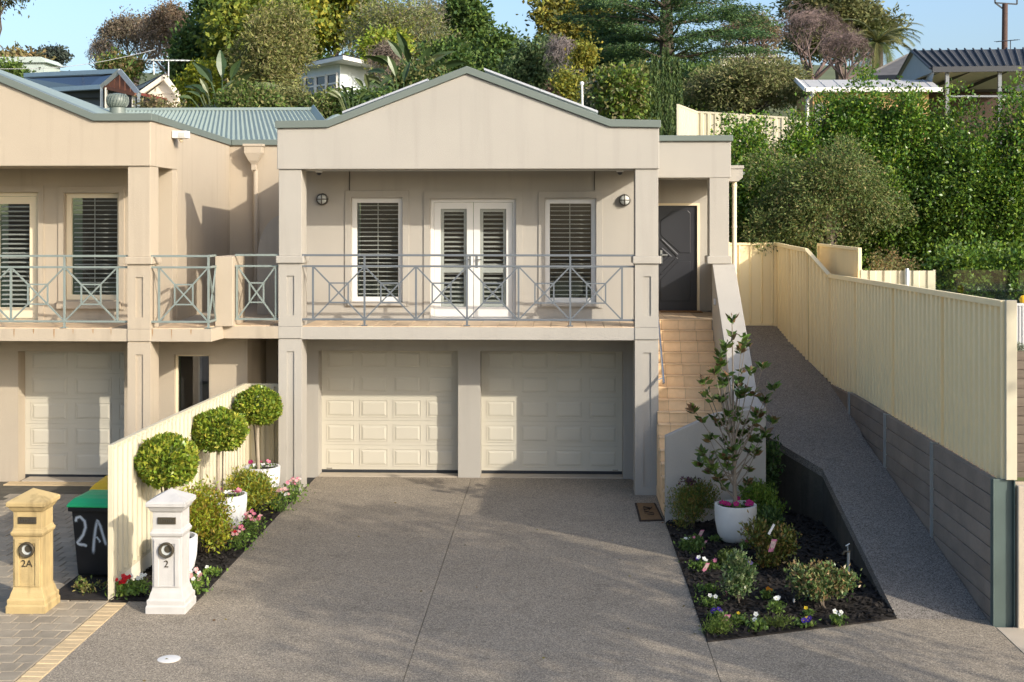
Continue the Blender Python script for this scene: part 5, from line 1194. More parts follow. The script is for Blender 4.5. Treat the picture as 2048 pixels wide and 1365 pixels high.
for k, (px, a, b, hw, Y) in enumerate([(1560, 300, 560, 70, 8.3), (1900, 300, 640, 90, 7.6), (1780, 300, 620, 90, 8.0), (2010, 320, 640, 70, 7.2), (1905, 480, 680, 75, 3.2), (2020, 470, 680, 85, 3.0)]):
    tree('hedge_plant', ['low dark hedge plant behind the gate corner', 'lower hedge growth behind the glass fence', 'lower hedge growth behind the sunlit fence panel', 'lower hedge growth above the grey screen', 'low clipped growth close behind the glass fence', 'low growth close behind the grey screen at right edge'][k], px, a, b, hw, Y, [(.06, .11, .016), (.04, .08, .016), (.10, .15, .02)], .085, 11000, 20, .38, seed=k + 31, cat='hedge', group='tall hedge plants', twig=.11, mat=m_waxy, depth=.9, per=12, inner=.45)
tree('grey_bush', 'rounded grey green bush overhanging the side fence', 1655, 275, 545, 150, 6.6, [(.07, .10, .03), (.055, .085, .026), (.11, .135, .04), (.15, .14, .055)], .075, 26000, 30, .34, seed=60, cat='bush', group='bushes', twig=.10, depth=1.0, per=12, lo=.45, hi=.92, aspect=.4)
tree('dry_bush', 'dry sparse bush behind the sunlit fence panel', 1770, 505, 575, 60, 2.8, [(.14, .12, .05), (.10, .11, .04), (.16, .11, .05)], .05, 1800, 12, .4, seed=61, cat='bush', group='bushes', twig=.06)
tree('grey_tussock', 'small grey tuft on top of the timber wall', 2035, 688, 705, 22, -1.42, [(.16, .18, .13), (.12, .14, .10)], .04, 400, 7, .4, seed=62, cat='plant', group='bushes', twig=.03, base=2.56)

# ================================================================ hillside trees
tree('evergreen_tree', 'dark evergreen tree left of the yellow green tree', 385, 45, 215, 42, 46, DEEP, .26, 9000, 18, seed=1, twig=.3)
tree('evergreen_tree', 'dark evergreen treetop leaving the frame above the bare trees', 450, -90, 70, 75, 50, DEEP + MID, .28, 9000, 16, seed=2, twig=.3)
tree('yellow_green_tree', 'broad yellow green tree at the upper left', 490, -60, 165, 105, 44, [(.14, .165, .022), (.10, .135, .02), (.18, .19, .03), (.06, .09, .02)], .30, 15000, 22, .34, seed=3, twig=.32)
tree('feathery_tree', 'feathery olive green tree in front of the white house', 540, 5, 222, 78, 20, [(.12, .125, .038), (.155, .155, .05), (.085, .10, .03), (.17, .15, .07)], .15, 24000, 30, .30, seed=4, twig=.17, aspect=.28, lo=.4, hi=.95)
tree('feathery_tree', 'small feathery olive shrub at the foot of the white house', 570, 182, 235, 55, 18, OLIVE, .13, 7000, 16, .34, seed=5, twig=.15, aspect=.3)
tree('yellow_green_tree', 'yellow leaved tree behind the white house roof', 672, -70, 125, 85, 48, [(.19, .19, .022), (.13, .16, .02), (.23, .21, .03), (.08, .11, .02)], .30, 13000, 20, .36, seed=6, twig=.3, droop=.5)
tree('grey_green_tree', 'broad soft grey green tree at the centre left', 790, -25, 190, 105, 40, GREYG + [(.15, .17, .03)], .20, 26000, 34, .32, seed=7, twig=.24, aspect=.25, lo=.4, hi=.95)
tree('grey_green_tree', 'bright green sapling in front of the grey green tree', 770, 60, 130, 55, 34, LIME, .18, 3500, 10, .4, seed=8, twig=.2)
tree('dark_tree', 'dark rounded tree beyond the ridge at the centre', 930, 5, 110, 58, 70, DEEP + MID, .34, 11000, 20, seed=9, twig=.35)
tree('dark_tree', 'grey twiggy tree between the grey green and dark trees', 850, -10, 90, 40, 60, [(.16, .14, .10), (.12, .11, .08)], .2, 3500, 14, seed=10, twig=.3, aspect=.2)
tree('dense_tree', 'dense green tree left of the gable peak', 900, 85, 200, 55, 30, MID + DEEP, .2, 9000, 18, seed=11, twig=.22)
tree('dense_tree', 'dense dark green trees behind the gable peak', 985, 62, 215, 75, 34, DEEP + MID, .2, 14000, 24, seed=12, twig=.24)
tree('dense_tree', 'bluish green tree right of the gable peak', 1065, 82, 240, 62, 28, [(.06, .09, .035), (.085, .115, .045), (.045, .075, .03)], .17, 12000, 22, seed=13, twig=.2)
tree('yellow_tree', 'tall tree with yellowing leaves left of the cedar', 1165, -60, 150, 92, 46, [(.19, .17, .03), (.15, .15, .03), (.08, .09, .03), (.22, .19, .04)], .27, 14000, 26, .30, seed=14, twig=.28, lo=.45, hi=1.0)
tree('dark_tree', 'dark green tree behind the cedar trunk', 1235, 40, 220, 75, 42, DEEP, .25, 12000, 20, seed=15, twig=.26)
tree('dense_tree', 'olive green tree between yellow tree and cypress', 1250, 110, 260, 62, 24, [(.075, .09, .025), (.10, .11, .03), (.055, .07, .02)], .16, 11000, 20, seed=16, twig=.18)
tree('glossy_tree', 'glossy leaved round tree behind the right gable slope', 1237, 138, 270, 56, 15, [(.07, .11, .018), (.045, .08, .018), (.11, .14, .025), (.13, .12, .05)], .14, 8000, 18, seed=17, twig=.14, mat=m_waxy)
tree('wattle', 'yellow flowering bush behind the right gable slope', 1140, 145, 205, 28, 20, [(.20, .18, .025), (.15, .16, .025), (.10, .12, .03)], .12, 2600, 12, .36, seed=18, twig=.14, cat='bush')
tree('wattle', 'yellow leaved upright bush beside the bare grey shrub', 1168, 85, 140, 20, 24, [(.19, .17, .025), (.13, .14, .025)], .14, 1500, 9, .4, seed=19, twig=.14, cat='bush')
tree('silver_bush', 'silvery bush left of the glossy tree', 1195, 150, 235, 30, 17, [(.16, .17, .12), (.12, .14, .09), (.08, .10, .05)], .1, 2600, 12, seed=20, twig=.12, cat='bush')
tree('red_bush', 'dark reddish bush low behind the gable slope', 1120, 170, 225, 28, 22, [(.07, .035, .03), (.09, .06, .04)], .12, 2000, 10, seed=21, twig=.14, cat='bush')
tree('olive_bush', 'rounded olive green bush above the upper fence', 1495, 122, 240, 122, 19, [(.105, .115, .042), (.135, .14, .055), (.075, .088, .03), (.16, .15, .07)], .13, 20000, 30, .32, seed=22, twig=.15, aspect=.35, cat='bush', lo=.5, hi=.95)
tree('gum_tree', 'large domed gum tree on the skyline at the right', 1680, -18, 130, 120, 85, [(.105, .11, .045), (.13, .13, .05), (.07, .08, .03)], .45, 16000, 26, .30, seed=23, twig=.45, aspect=.4, lo=.5, hi=.95)
tree('gum_tree', 'gum foliage hanging into the top left corner', -12, -110, 70, 92, 24, [(.075, .085, .045), (.10, .11, .055), (.06, .07, .035)], .16, 7000, 26, .26, seed=24, twig=.2, aspect=.4, lo=.5, hi=1.0, droop=.5)
tree('brown_tree', 'rust brown tree on the skyline at the left edge', 45, 108, 175, 62, 75, RUST, .4, 8000, 18, seed=25, twig=.4)
tree('green_bush', 'low green bush below the left skyline', 20, 130, 200, 45, 50, MID, .25, 4000, 12, seed=26, twig=.3, cat='bush')
tree('green_bush', 'green bush behind the pergola roof', 240, 115, 165, 42, 48, MID + RUST, .22, 4000, 14, seed=27, twig=.26, cat='bush')
tree('yellow_shrub', 'bright yellow green clipped shrub beside the weatherboard house', 400, 115, 225, 40, 22, [(.22, .22, .018), (.17, .19, .018), (.10, .13, .02)], .12, 8000, 18, .36, seed=28, twig=.13, cat='shrub')
tree('low_planting', 'low mixed shrubs behind the neighbouring roof', 500, 185, 240, 75, 15, OLIVE + MID, .12, 6000, 16, seed=29, twig=.14, cat='shrub')
tree('low_planting', 'low green shrubs in front of the white house', 745, 182, 245, 80, 17, DEEP + MID, .13, 7000, 16, seed=30, twig=.15, cat='shrub')
tree('low_planting', 'olive shrubs below the windows of the white house', 655, 188, 245, 50, 17.5, OLIVE + MID, .12, 6000, 16, seed=39, twig=.14, cat='shrub')
tree('low_planting', 'low shrubs behind the left gable slope', 830, 130, 230, 65, 21, DEEP + OLIVE, .15, 7000, 16, seed=31, twig=.18, cat='shrub')
tree('low_planting', 'low dry planting along the neighbouring roof ridge', 320, 208, 232, 45, 13, [(.14, .11, .06), (.10, .10, .04)], .1, 1500, 10, seed=32, twig=.12, cat='shrub')
tree('far_tree', 'dark lone tree on the distant ridge', 88, 104, 124, 15, 290, [(.035, .045, .035)], .9, 1500, 10, seed=33, twig=.8, group='trees on the distant ridge'); tree('far_tree', 'dark spreading tree on the distant ridge', 115, 100, 122, 17, 292, [(.035, .045, .035)], .9, 1500, 9, seed=34, twig=.8, group='trees on the distant ridge')
tree('far_tree', 'tiny dark tree left of the distant ridge pair', 68, 116, 126, 5, 290, [(.035, .045, .035)], .8, 300, 5, seed=35, twig=.5, group='trees on the distant ridge')
tree('green_bush', 'green foliage between cedar and olive bush', 1395, 130, 235, 45, 26, DEEP + MID, .16, 5000, 14, seed=36, twig=.18, cat='bush')
bare_tree('bare_tree', 'bare spreading tree at the left behind the antenna', 270, 45, 160, 75, 60, m_twig, 5, r0=.22, tips=[(.15, .12, .08), (.11, .09, .06)])
bare_tree('bare_tree', 'bare brown tree beside the dark evergreen', 345, 30, 165, 55, 56, m_twig, 6, r0=.2, tips=[(.15, .105, .065), (.12, .09, .055)])
bare_tree('bare_tree', 'low bare tree at the left skyline', 205, 85, 160, 35, 64, m_twig, 7, r0=.15)
bare_tree('bare_tree', 'bare purple brown tree below the gum tree', 1625, 28, 175, 85, 44, m_twigp, 8, depth=6, r0=.2); bare_tree('bare_tree', 'bare reddish tree in front of the palm', 1690, 70, 170, 55, 38, m_twigp, 9, r0=.14)
bare_tree('bare_tree', 'bare twiggy tree right of the cedar', 1500, 45, 150, 60, 50, m_twigp, 10, r0=.16, tips=[(.14, .11, .06)])
bare_tree('bare_tree', 'grey leafless shrub behind the right gable slope', 1125, 85, 190, 38, 26, M('twig_grey', (.20, .17, .16), .9, .2), 11, r0=.07)
bare_tree('bare_tree', 'brown leafless shrub beside the large leaved plants', 770, 95, 200, 40, 27, m_twig, 12, r0=.07)
# skyline foliage filling the slope between trunks
tree('slope_planting', 'dark planting on the slope behind the left trees', 560, 90, 240, 190, 62, DEEP + MID, .4, 9000, 22, seed=41, twig=.45, cat='shrub')
tree('slope_planting', 'dark planting on the slope behind the central trees', 1000, 120, 260, 190, 62, DEEP, .4, 9000, 22, seed=42, twig=.45, cat='shrub')
tree('slope_planting', 'dark planting on the slope behind the cedar', 1330, 130, 260, 120, 58, DEEP + MID, .35, 8000, 20, seed=43, twig=.4, cat='shrub')

tree('green_bush', 'round green tree beyond the carport', 2230, 60, 260, 90, 30, MID, .2, 8000, 18, seed=44, twig=.24)
tree('green_bush', 'tall dark tree far right on the slope', 2420, 0, 240, 110, 40, DEEP + MID, .25, 9000, 20, seed=45, twig=.28)
# cedar with flat tiers
def cedar():
    Y = 36; x = atX(1335, Y); gz = T(x, Y); k = (Y + D) / F; rng = np.random.default_rng(3)
    t = thing('cedar', 'tall dark cedar with flat spreading tiers', 'tree', (x, Y, gz), 'trees on the hillside')
    top = atZ(-190, Y, 1335); m = MB(); m.tube([(x, Y, gz - .3), (x - .05, Y, (gz + top) / 2), (x, Y, top)], [.42, .3, .06], 8, cap=False)
    P = []; Dd = []
    z0 = atZ(178, Y, 1335); zz = z0
    while zz < top - .5:
        f = (zz - z0) / (top - z0); reach = (6.0 if f > .10 else 3.2) * (1 - .55 * f)
        for b in range(9):
            a = 2 * math.pi * b / 9 + rng.uniform(-.4, .4) + zz; L = reach * rng.uniform(.65, 1.1); d = np.array((math.cos(a), math.sin(a), 0)); tip = np.array((x, Y, zz)) + d * L + np.array((0, 0, L * rng.uniform(-.02, .16)))
            s0 = np.array((x, Y, zz - .2)); limb(m, s0, tip, .07, .012, rng, 4, .03, 4)
            for s in range(int(16 * L / 3)):
                u = rng.uniform(.25, 1.02); c = s0 + (tip - s0) * u; side = np.array((-d[1], d[0], 0)) * rng.normal() * .38 * (1.15 - u) * L * .45
                c2 = c + side + np.array((0, 0, .06 * L * math.sin(math.pi * min(u, 1)) - abs(rng.normal()) * .06)); q = 40
                P.append(c2 + rng.normal(size=(q, 3)) * np.array((.28, .28, .08))); Dd.append(np.tile(d * .8 + np.array((0, 0, -.15)), (q, 1)))
        zz += rng.uniform(.62, .85)
    m.build('trunk', m_bark, t, fix=False, smooth=True)
    leaf_obj('foliage', m_far, t, np.concatenate(P), .17, [(.03, .062, .03), (.045, .085, .032), (.07, .115, .035)], rng, .28, np.concatenate(Dd))
cedar()
# pencil cypresses
for k, (px, a, hw, lb) in enumerate([(1308, 112, 20, 'left plume of the dark cypress group'), (1330, 98, 20, 'tallest plume of the dark cypress group'), (1352, 118, 20, 'right plume of the dark cypress group')]):
    Y = 15.5 + .3 * k; rng = np.random.default_rng(50 + k); x = atX(px, Y); gz = T(x, Y); zt = atZ(a, Y, px); zb = atZ(300, Y, px); r = hw * (Y + D) / F
    t = thing('cypress', 'upright ' + lb, 'tree', (x, Y, gz), 'cypresses'); MB().tube([(x, Y, gz - .2), (x, Y, (zt + gz) / 2), (x, Y, zt - .3)], [.1, .06, .01], 6, cap=False).build('trunk', m_bark, t, fix=False)
    n = 7000; f = rng.uniform(0, 1, n); pl = rng.integers(0, 9, n); pa = pl * .7 + .3; pr = r * .62 * (pl % 3 + .4) / 2.4; tf = 1 - .12 * ((pl * 5) % 4) / 3
    w_ = r * .38 * np.sqrt(np.clip(1 - f, 0, 1)) * rng.uniform(.3, 1, n); aa = rng.uniform(0, 6.28, n)
    P = np.stack([x + np.cos(pa) * pr * (1 - f * .5) + np.cos(aa) * w_, Y + np.sin(pa) * pr * (1 - f * .5) + np.sin(aa) * w_, zb + (zt - zb) * f * tf], 1)
    leaf_obj('foliage', m_far, t, P, .13, [(.032, .058, .02), (.05, .082, .025), (.075, .105, .03)], rng, .22, np.tile((0, 0, 1.6), (n, 1)))
# palm
def palm():
    Y = 60; px = 1755; x = atX(px, Y); gz = T(x, Y); cz = atZ(88, Y, px); rng = np.random.default_rng(9)
    t = thing('palm', 'feathery date palm on the skyline beside the gum tree', 'palm', (x, Y, gz)); MB().tube([(x, Y, gz - .3), (x, Y, cz)], [.4, .33], 10).build('trunk', m_bark, t)
    for k in range(40):
        a = 2 * math.pi * k / 40 * 3.1; el = rng.uniform(-.5, 1.25); L = rng.uniform(2.6, 3.3); d = np.array((math.cos(a), math.sin(a), 0)); m = MB(); pts = []; v = np.array((x, Y, cz)); e = el
        for s in range(9):
            pts.append(v.copy()); v = v + (d * math.cos(e) + np.array((0, 0, math.sin(e)))) * L / 8; e -= .20
        m.tube([tuple(p) for p in pts], [.035 - .003 * s for s in range(9)], 4, cap=False)
        sd = np.array((-d[1], d[0], 0))
        for s in range(1, 9):
            for q in range(4):
                b = pts[s - 1] + (pts[s] - pts[s - 1]) * q / 4; tl = (pts[s] - pts[s - 1]); tl = tl / np.linalg.norm(tl); ln = .62 * (1 - abs(s - 4) / 9)
                for g in (-1, 1):
                    tip = b + (sd * g * .75 + tl * .75 + np.array((0, 0, -.25))) * ln; w0 = tl * .035
                    m.add([b - w0, b + w0, tip], [(0, 1, 2)])
        m.build('frond', m_palm if k % 3 else m_palmy, t, fix=False)
m_palm = M('palm_green', (.075, .10, .028), .55, .2, 1.0); m_palmy = M('palm_yellow', (.15, .145, .045), .55, .2, 1.0)
palm()
# large paddle leaved plants
m_pad = [M('paddle_green_%d' % k, c, .4, .15, 2.0, spec=.4) for k, c in enumerate([(.04, .07, .024), (.06, .09, .03), (.11, .13, .055)])]
def paddle_plant(px, pb, pt_, Y, n, label, seed, lean=0.0):
    rng = np.random.default_rng(seed); x = atX(px, Y); z0 = atZ(pb, Y, px); ht = atZ(pt_, Y, px) - z0; gz = min(T(x, Y), z0)
    t = thing('bird_of_paradise_plant', label, 'plant', (x, Y, gz), 'large leaved plants')
    for k in range(n):
        a = (k - (n - 1) / 2) / n * 2.0 + rng.normal() * .12; dirx = math.sin(a) + lean; dy = rng.uniform(-.45, .45); L1 = ht * rng.uniform(.42, .6); L2 = ht * rng.uniform(.40, .55)
        d = np.array((dirx, dy, max(.25, math.cos(a)))); d /= np.linalg.norm(d); p0 = np.array((x + .04 * k - .02 * n, Y, z0)); p1 = p0 + d * L1; m = MB()
        if k == 0: m.tube([(x, Y, gz), tuple(p0)], .12, 7, cap=False)
        m.tube([tuple(p0 - np.array((0, 0, .3))), tuple(p1)], [.035, .018], 5, cap=False)
        pts = []; v = p1.copy(); dd = d.copy()
        for s in range(8):
            pts.append(v.copy()); dd = dd + np.array((dirx * .08, 0, -.10)); dd /= np.linalg.norm(dd); v = v + dd * L2 / 7
        sd = np.cross(d, np.array((rng.normal() * .6, -1, .3))); sd /= np.linalg.norm(sd)
        up = np.cross(sd, d); vs = []; fs = []
        for s, p in enumerate(pts):
            wv_ = L2 * .17 * math.sin(math.pi * (s + .35) / 7.7); rg = rng.uniform(.8, 1.1)
            vs += [p + sd * wv_ * rg + up * wv_ * .35, p, p - sd * wv_ * rng.uniform(.8, 1.1) + up * wv_ * .35]
        for s in range(7): fs += [(3 * s, 3 * s + 1, 3 * s + 4, 3 * s + 3), (3 * s + 1, 3 * s + 2, 3 * s + 5, 3 * s + 4)]
        m.add(vs, fs); m.build('leaf', m_pad[rng.choice(3, p=[.45, .35, .2])], t, fix=False)
paddle_plant(447, 215, 108, 16, 7, 'large paddle leaved plant beside the yellow shrub', 1); paddle_plant(425, 220, 152, 15.5, 6, 'drooping paddle leaved plant at the roof ridge', 2, -.3)
paddle_plant(706, 220, 168, 16, 8, 'large leaved clump in front of the white house', 3); paddle_plant(742, 205, 145, 17, 5, 'upright paddle leaves beside the white house', 4)
paddle_plant(830, 175, 68, 22, 11, 'tall fan of large torn leaves behind the gable slope', 5); paddle_plant(800, 200, 120, 20, 6, 'lower fan of large leaves behind the gable slope', 6, -.2)

# ================================================================ houses on the slope
def poly(m, pts): return m.add(pts, [tuple(range(len(pts)))])
# white house with a flat oversailing roof
C = at(686, 116, 32); Lf = at(545, 141, 37.5); Rt = at(760, 131, 35.0)
gz = T(C.x, 34)
wh = thing('white_house', 'white flat roofed house half hidden by feathery trees', 'house', (C.x, 35, gz))
bk = Vector((Lf.x + (Rt.x - C.x), Lf.y + (Rt.y - C.y), 0)); pl = [(C.x, C.y), (Rt.x, Rt.y), (bk.x, bk.y), (Lf.x, Lf.y)]
zr = C.z
rf = MB().prism(pl, zr - .06, zr + .10, 'z').build('roof', m_white, wh)
MB().prism([(p[0], p[1] + .05) for p in pl], zr + .102, zr + .15, 'z').build('roof_edge', m_charcoal, rf)
def mixp(a, b, t): return (a[0] + (b[0] - a[0]) * t, a[1] + (b[1] - a[1]) * t)
cc = mixp(mixp(pl[0], pl[3], .16), mixp(pl[1], pl[2], .16), .24); c1 = mixp(mixp(pl[0], pl[3], .12), mixp(pl[1], pl[2], .12), .88); c2 = mixp(mixp(pl[0], pl[3], .9), mixp(pl[1], pl[2], .9), .88); c3 = mixp(mixp(pl[0], pl[3], .9), mixp(pl[1], pl[2], .9), .12)
MB().prism([cc, c1, c2, c3], gz - .5, zr - .062, 'z').build('wall', M('pale_blue_white', (.62, .68, .70), .7), wh)
zs0, zs1 = zr - 2.1, zr - .45
for k in range(5):
    a = mixp(cc, c3, .03 + .19 * k); b = mixp(cc, c3, .20 + .19 * k); o = (-.03 * 0, -.05)
    nx_, ny_ = (c3[1] - cc[1]), -(c3[0] - cc[0]); ln = math.hypot(nx_, ny_); sg = -1 if ny_ > 0 else 1; ox, oy = nx_ / ln * .04 * sg, ny_ / ln * .04 * sg
    q = [(a[0] + ox, a[1] + oy), (b[0] + ox, b[1] + oy)]
    fw = MB().add([(q[0][0], q[0][1], zs0), (q[1][0], q[1][1], zs0), (q[1][0], q[1][1], zs1), (q[0][0], q[0][1], zs1)], [(0, 1, 2, 3)]).build('window', m_solar, wh)
    for zz in (zs0, zs1 - .42, zs1): MB().bar((q[0][0] + ox * .4, q[0][1] + oy * .4, zz), (q[1][0] + ox * .4, q[1][1] + oy * .4, zz), .07).build('transom', m_white, fw)
    for e in q: MB().bar((e[0] + ox * .5, e[1] + oy * .5, zs0), (e[0] + ox * .5, e[1] + oy * .5, zs1), .07).build('mullion', m_white, fw)
# pergola house with solar roof
A = at(240, 143, 24); E1 = at(204, 174, 24.3); E2 = at(278, 189, 23.0); B = at(50, 151, 30); Eb = at(40, 184, 30.3)
gz = T(A.x, 26); po = thing('gabled_pergola', 'open gabled pergola with black solar roof and red timber gable', 'pergola', (A.x, 25, gz))
ro = poly(poly(MB(), [A, B, Eb, E1]), [p + Vector((0, 0, -.1)) for p in (E1, Eb, B, A)]).build('roof', m_solar, po, fix=False)
E2b = E2 + (B - A)
poly(poly(MB(), [A, E2, E2b, B]), [p + Vector((0, 0, -.1)) for p in (B, E2b, E2, A)]).build('roof', m_roofgrey, po, fix=False)
for (p, q) in ((A, E1), (A, E2), (A, B), (E1, Eb)): MB().bar(p, q, .16, .12).build('trim', m_galv, ro)
g2 = [A + Vector((0, -.05, -.12)), E1 + Vector((.1, -.02, -.02)), E2 + Vector((-.1, -.02, -.02))]
poly(MB(), g2).build('gable', m_woodred, po, fix=False)
MB().bar(g2[1], g2[2], .12).build('tie_beam', m_woodred, po)
for k in range(5):
    p = g2[1].lerp(g2[2], (k + 1) / 6); tz = A.z - abs((k + 1) / 6 - .5) * 1.0
    MB().bar(p + Vector((0, -.03, 0)), Vector((p.x, p.y - .03, p.z + .55 * (1 - abs(k - 2) / 3))), .02).build('batten', m_woodred, po)
for p in (E1, E2, E1.lerp(E2, .13), E1.lerp(E2, .86)): MB().bar((p.x, p.y, gz - 1), (p.x, p.y, p.z), .10).build('post', m_galv if p in (E1, E2) else m_wb, po)
poly(MB(), [(E1.x - .3, E1.y + 1.4, gz - 1), (Eb.x, Eb.y, gz - 1), (Eb.x, Eb.y, Eb.z), (E1.x - .3, E1.y + 1.4, E1.z)]).build('screen', m_charcoal, po, fix=False)
poly(MB(), [(E1.x, E1.y + 2, gz - 1), (E2.x + .2, E2.y + 2.4, gz - 1), (E2.x + .2, E2.y + 2.4, E2.z), (E1.x, E1.y + 2, E1.z)]).build('back_wall', m_charcoal, po, fix=False)
# weatherboard house
A = at(332, 152, 28); E1 = at(283, 186, 28); E2 = at(361, 191, 28); gz = T(A.x, 28)
wb = thing('weatherboard_house', 'cream weatherboard house with tiled roof and solar panels', 'house', (A.x, 30, gz)); dv = Vector((-3.2, 6, .05))
for k in range(9):
    z0 = gz - .5 + k * (A.z - gz + .5) / 9; z1 = gz - .5 + (k + 1) * (A.z - gz + .5) / 9 - .01
    def wx(z):
        f = min(1, max(0, (A.z - .12 - z) / (A.z - E1.z))); return (A.x + (E1.x + .1 - A.x) * f, A.x + (E2.x - .1 - A.x) * f)
    a, b = wx(z0), wx(z1); b = b if z1 < A.z - .15 else (A.x, A.x)
    MB().prism([(a[0], z0), (a[1], z0), (b[1], z1), (b[0], z1)], 28.1 - .02 * (k % 2), 28.3).build('weatherboard', m_wb, wb)
poly(MB(), [A, A + dv, E1 + dv, E1]).build('roof', m_slate, wb, fix=False); poly(MB(), [A, E2, E2 + dv, A + dv]).build('roof', m_slate, wb, fix=False)
for e in (E1, E2): MB().bar(A + Vector((0, -.15, -.05)), e + Vector((0, -.15, -.05)), .16, .14).build('barge_board', m_wb, wb)
MB().bar(A + Vector((0, 0, .02)), A + dv + Vector((0, 0, .02)), .14).build('ridge', m_slate, wb)
for k in range(2):
    a, b = .18 + .36 * k, .50 + .36 * k
    pts = [(A.lerp(A + dv, a)).lerp(E1 + dv * a, .08), (A.lerp(A + dv, b)).lerp(E1 + dv * b, .08), (A.lerp(A + dv, b)).lerp(E1 + dv * b, .66), (A.lerp(A + dv, a)).lerp(E1 + dv * a, .66)]
    poly(MB(), [p + Vector((-.04, -.03, .08)) for p in pts]).build('solar_panel', m_solar, wb, fix=False)
lt = at(277, 187, 26.5); rt = at(327, 199, 26.5)
MB().prism([(lt.x, gz - 1), (rt.x, gz - 1), (rt.x, rt.z - .1), (lt.x, lt.z - .1)], 26.6, 28).build('lean_to', M('pink_cream', (.68, .56, .46), .8), wb)
MB().bar((lt.x - .05, 26.5, lt.z), (rt.x + .05, 26.5, rt.z), .1, .5).build('lean_to_roof', M('red_roof', (.22, .06, .045), .6), wb)
# television antenna
an = thing('television_antenna', 'rooftop television antenna with many thin rods', 'antenna', tuple(at(337, 152, 27.5)))
q = at(337, 120, 27.5); p = at(337, 160, 27.5); MB().tube([p, q], .025, 6).build('mast', m_galv, an)
l, r = at(302, 121, 27.2), at(384, 122, 27.8); MB().tube([l, r], .018, 5).build('boom', m_galv, an)
for k in range(9):
    c = l.lerp(r, k / 8); MB().tube([c + Vector((-.25, -.6, -.02)), c + Vector((.25, .6, .06))], .009, 4).build('rod', m_galv, an)
p = at(308, 150, 27.3); q = at(307, 118, 27.3); MB().tube([p, q], .02, 6).build('second_mast', m_galv, an)
w0, w1 = at(-20, 138, 26), at(310, 100, 27.4); m = MB(); m.tube([w0.lerp(w1, k / 10) + Vector((0, 0, -.25 * math.sin(math.pi * k / 10))) for k in range(11)], .012, 4, cap=False)
tag(m.build('overhead_cable', M('cable_grey', (.35, .36, .37), .6)), 'overhead service cable crossing the sky at the left', 'cable')
# pale shed at left skyline
c = at(22, 140, 70); tag(MB().box(c.x - 1.6, c.x + 2.4, 70, 73, c.z - 4, c.z + .5).prism([(c.x - 1.9, c.z + .5), (c.x + 2.7, c.z + .5), (c.x + 2.2, c.z + .9), (c.x - 1.3, c.z + .9)], 69.8, 73.2).build('far_shed', M('pale_green_wall', (.40, .46, .42), .8)), 'pale grey green shed below the left skyline', 'shed')
# low outbuilding with a white roof
o_ = thing('outbuilding', 'low orange rendered building with a white metal roof', 'building', (atX(1720, 16), 16, T(6, 15)))
a, b = at(1612, 180, 15), at(1885, 180, 15); c, d = at(1592, 160, 18), at(1860, 160, 18)
poly(poly(MB(), [a, b, d, c]), [p + Vector((0, 0, -.06)) for p in (c, d, b, a)]).build('roof', M('pale_roof', (.42, .41, .39), .6), o_, fix=False)
MB().bar(a, b, .12, .1).build('gutter', m_white, o_); MB().bar(a, c, .12, .1).build('barge', m_white, o_)
for k in range(9):
    f = (k + .5) / 9; MB().bar(a.lerp(b, f) + Vector((0, 0, .012)), c.lerp(d, f) + Vector((0, 0, .004)), .012).build('roof_rib', m_white, o_)
MB().box(a.x + .25, b.x - .3, 15.3, 17.8, a.z - 3.5, a.z - .06).build('wall', m_orange, o_)
dp = at(1626, 182, 15); MB().tube([dp + Vector((0, 0, 0)), dp + Vector((0, .02, -.10)), dp + Vector((-.12, .2, -.25)), dp + Vector((-.12, .25, -1.2))], .05, 8).build('downpipe', m_white, o_, smooth=True)
MB().box(a.x + .3, a.x + .6, 15.25, 15.29, a.z - 1.6, a.z - .35).build('corner_panel', M('grey_panel', (.3, .3, .3), .8), o_)
# carport with dark metal roof
cp = thing('carport', 'open carport with charcoal ribbed metal roof', 'carport', (atX(1930, 19), 19, T(10, 19)))
a, b = at(1864, 136, 17), at(2110, 133, 17); c, d = at(1826, 101, 20), at(2000, 96, 20); d2 = at(2110, 97.5, 20)
poly(poly(MB(), [a, b, d2, c]), [p + Vector((0, 0, -.07)) for p in (c, d2, b, a)]).build('roof', m_roofgrey, cp, fix=False)
for k in range(17):
    f = (k + .2) / 17; MB().bar(a.lerp(b, f) + Vector((0, 0, .035)), c.lerp(d2, f) + Vector((0, 0, .035)), .045).build('roof_rib', m_roofgrey, cp)
MB().bar(a + Vector((0, -.03, -.06)), b + Vector((0, -.03, -.06)), .16, .1).build('gutter', m_charcoal, cp); MB().bar(a + Vector((0, 0, -.03)), c + Vector((0, 0, -.03)), .16, .06).build('barge', m_charcoal, cp)
e = at(1795, 158, 23); MB().bar(c, e, .16, .06).build('barge', m_charcoal, cp)
m_postg = M('post_grey', (.20, .215, .225), .6)
lin_ = M('lining_grey', (.42, .43, .41), .8)
poly(MB(), [c + Vector((.05, .1, -.1)), a + Vector((.1, .1, -.1)), Vector((a.x + .1, 17.6, a.z - .65)), Vector((e.x, 23, e.z - .1))]).build('gable_lining', lin_, cp, fix=False)
poly(MB(), [a + Vector((.1, .1, -.09)), b + Vector((0, .1, -.09)), b + Vector((0, 4, -.3)), a + Vector((-.3, 4, -.3))]).build('ceiling', lin_, cp, fix=False)
for px in (1894, 1999): p = at(px, 140, 17.1); MB().bar((p.x, 17.1, p.z - 2.6), (p.x, 17.1, a.z - .1), .10).build('post', m_postg, cp)
for px in (1885, 1945, 2020): p = at(px, 136, 17.2); MB().bar(p + Vector((0, 0, -.05)), p + Vector((-.5, 2.5, -.35)), .09).build('brace', m_charcoal, cp)
p = at(1850, 176, 20); MB().box(p.x, p.x + 6, 21, 21.2, p.z - 2.5, p.z + .25).build('back_wall', M('brown_brick', (.06, .042, .032), .9, .2, 6), cp)
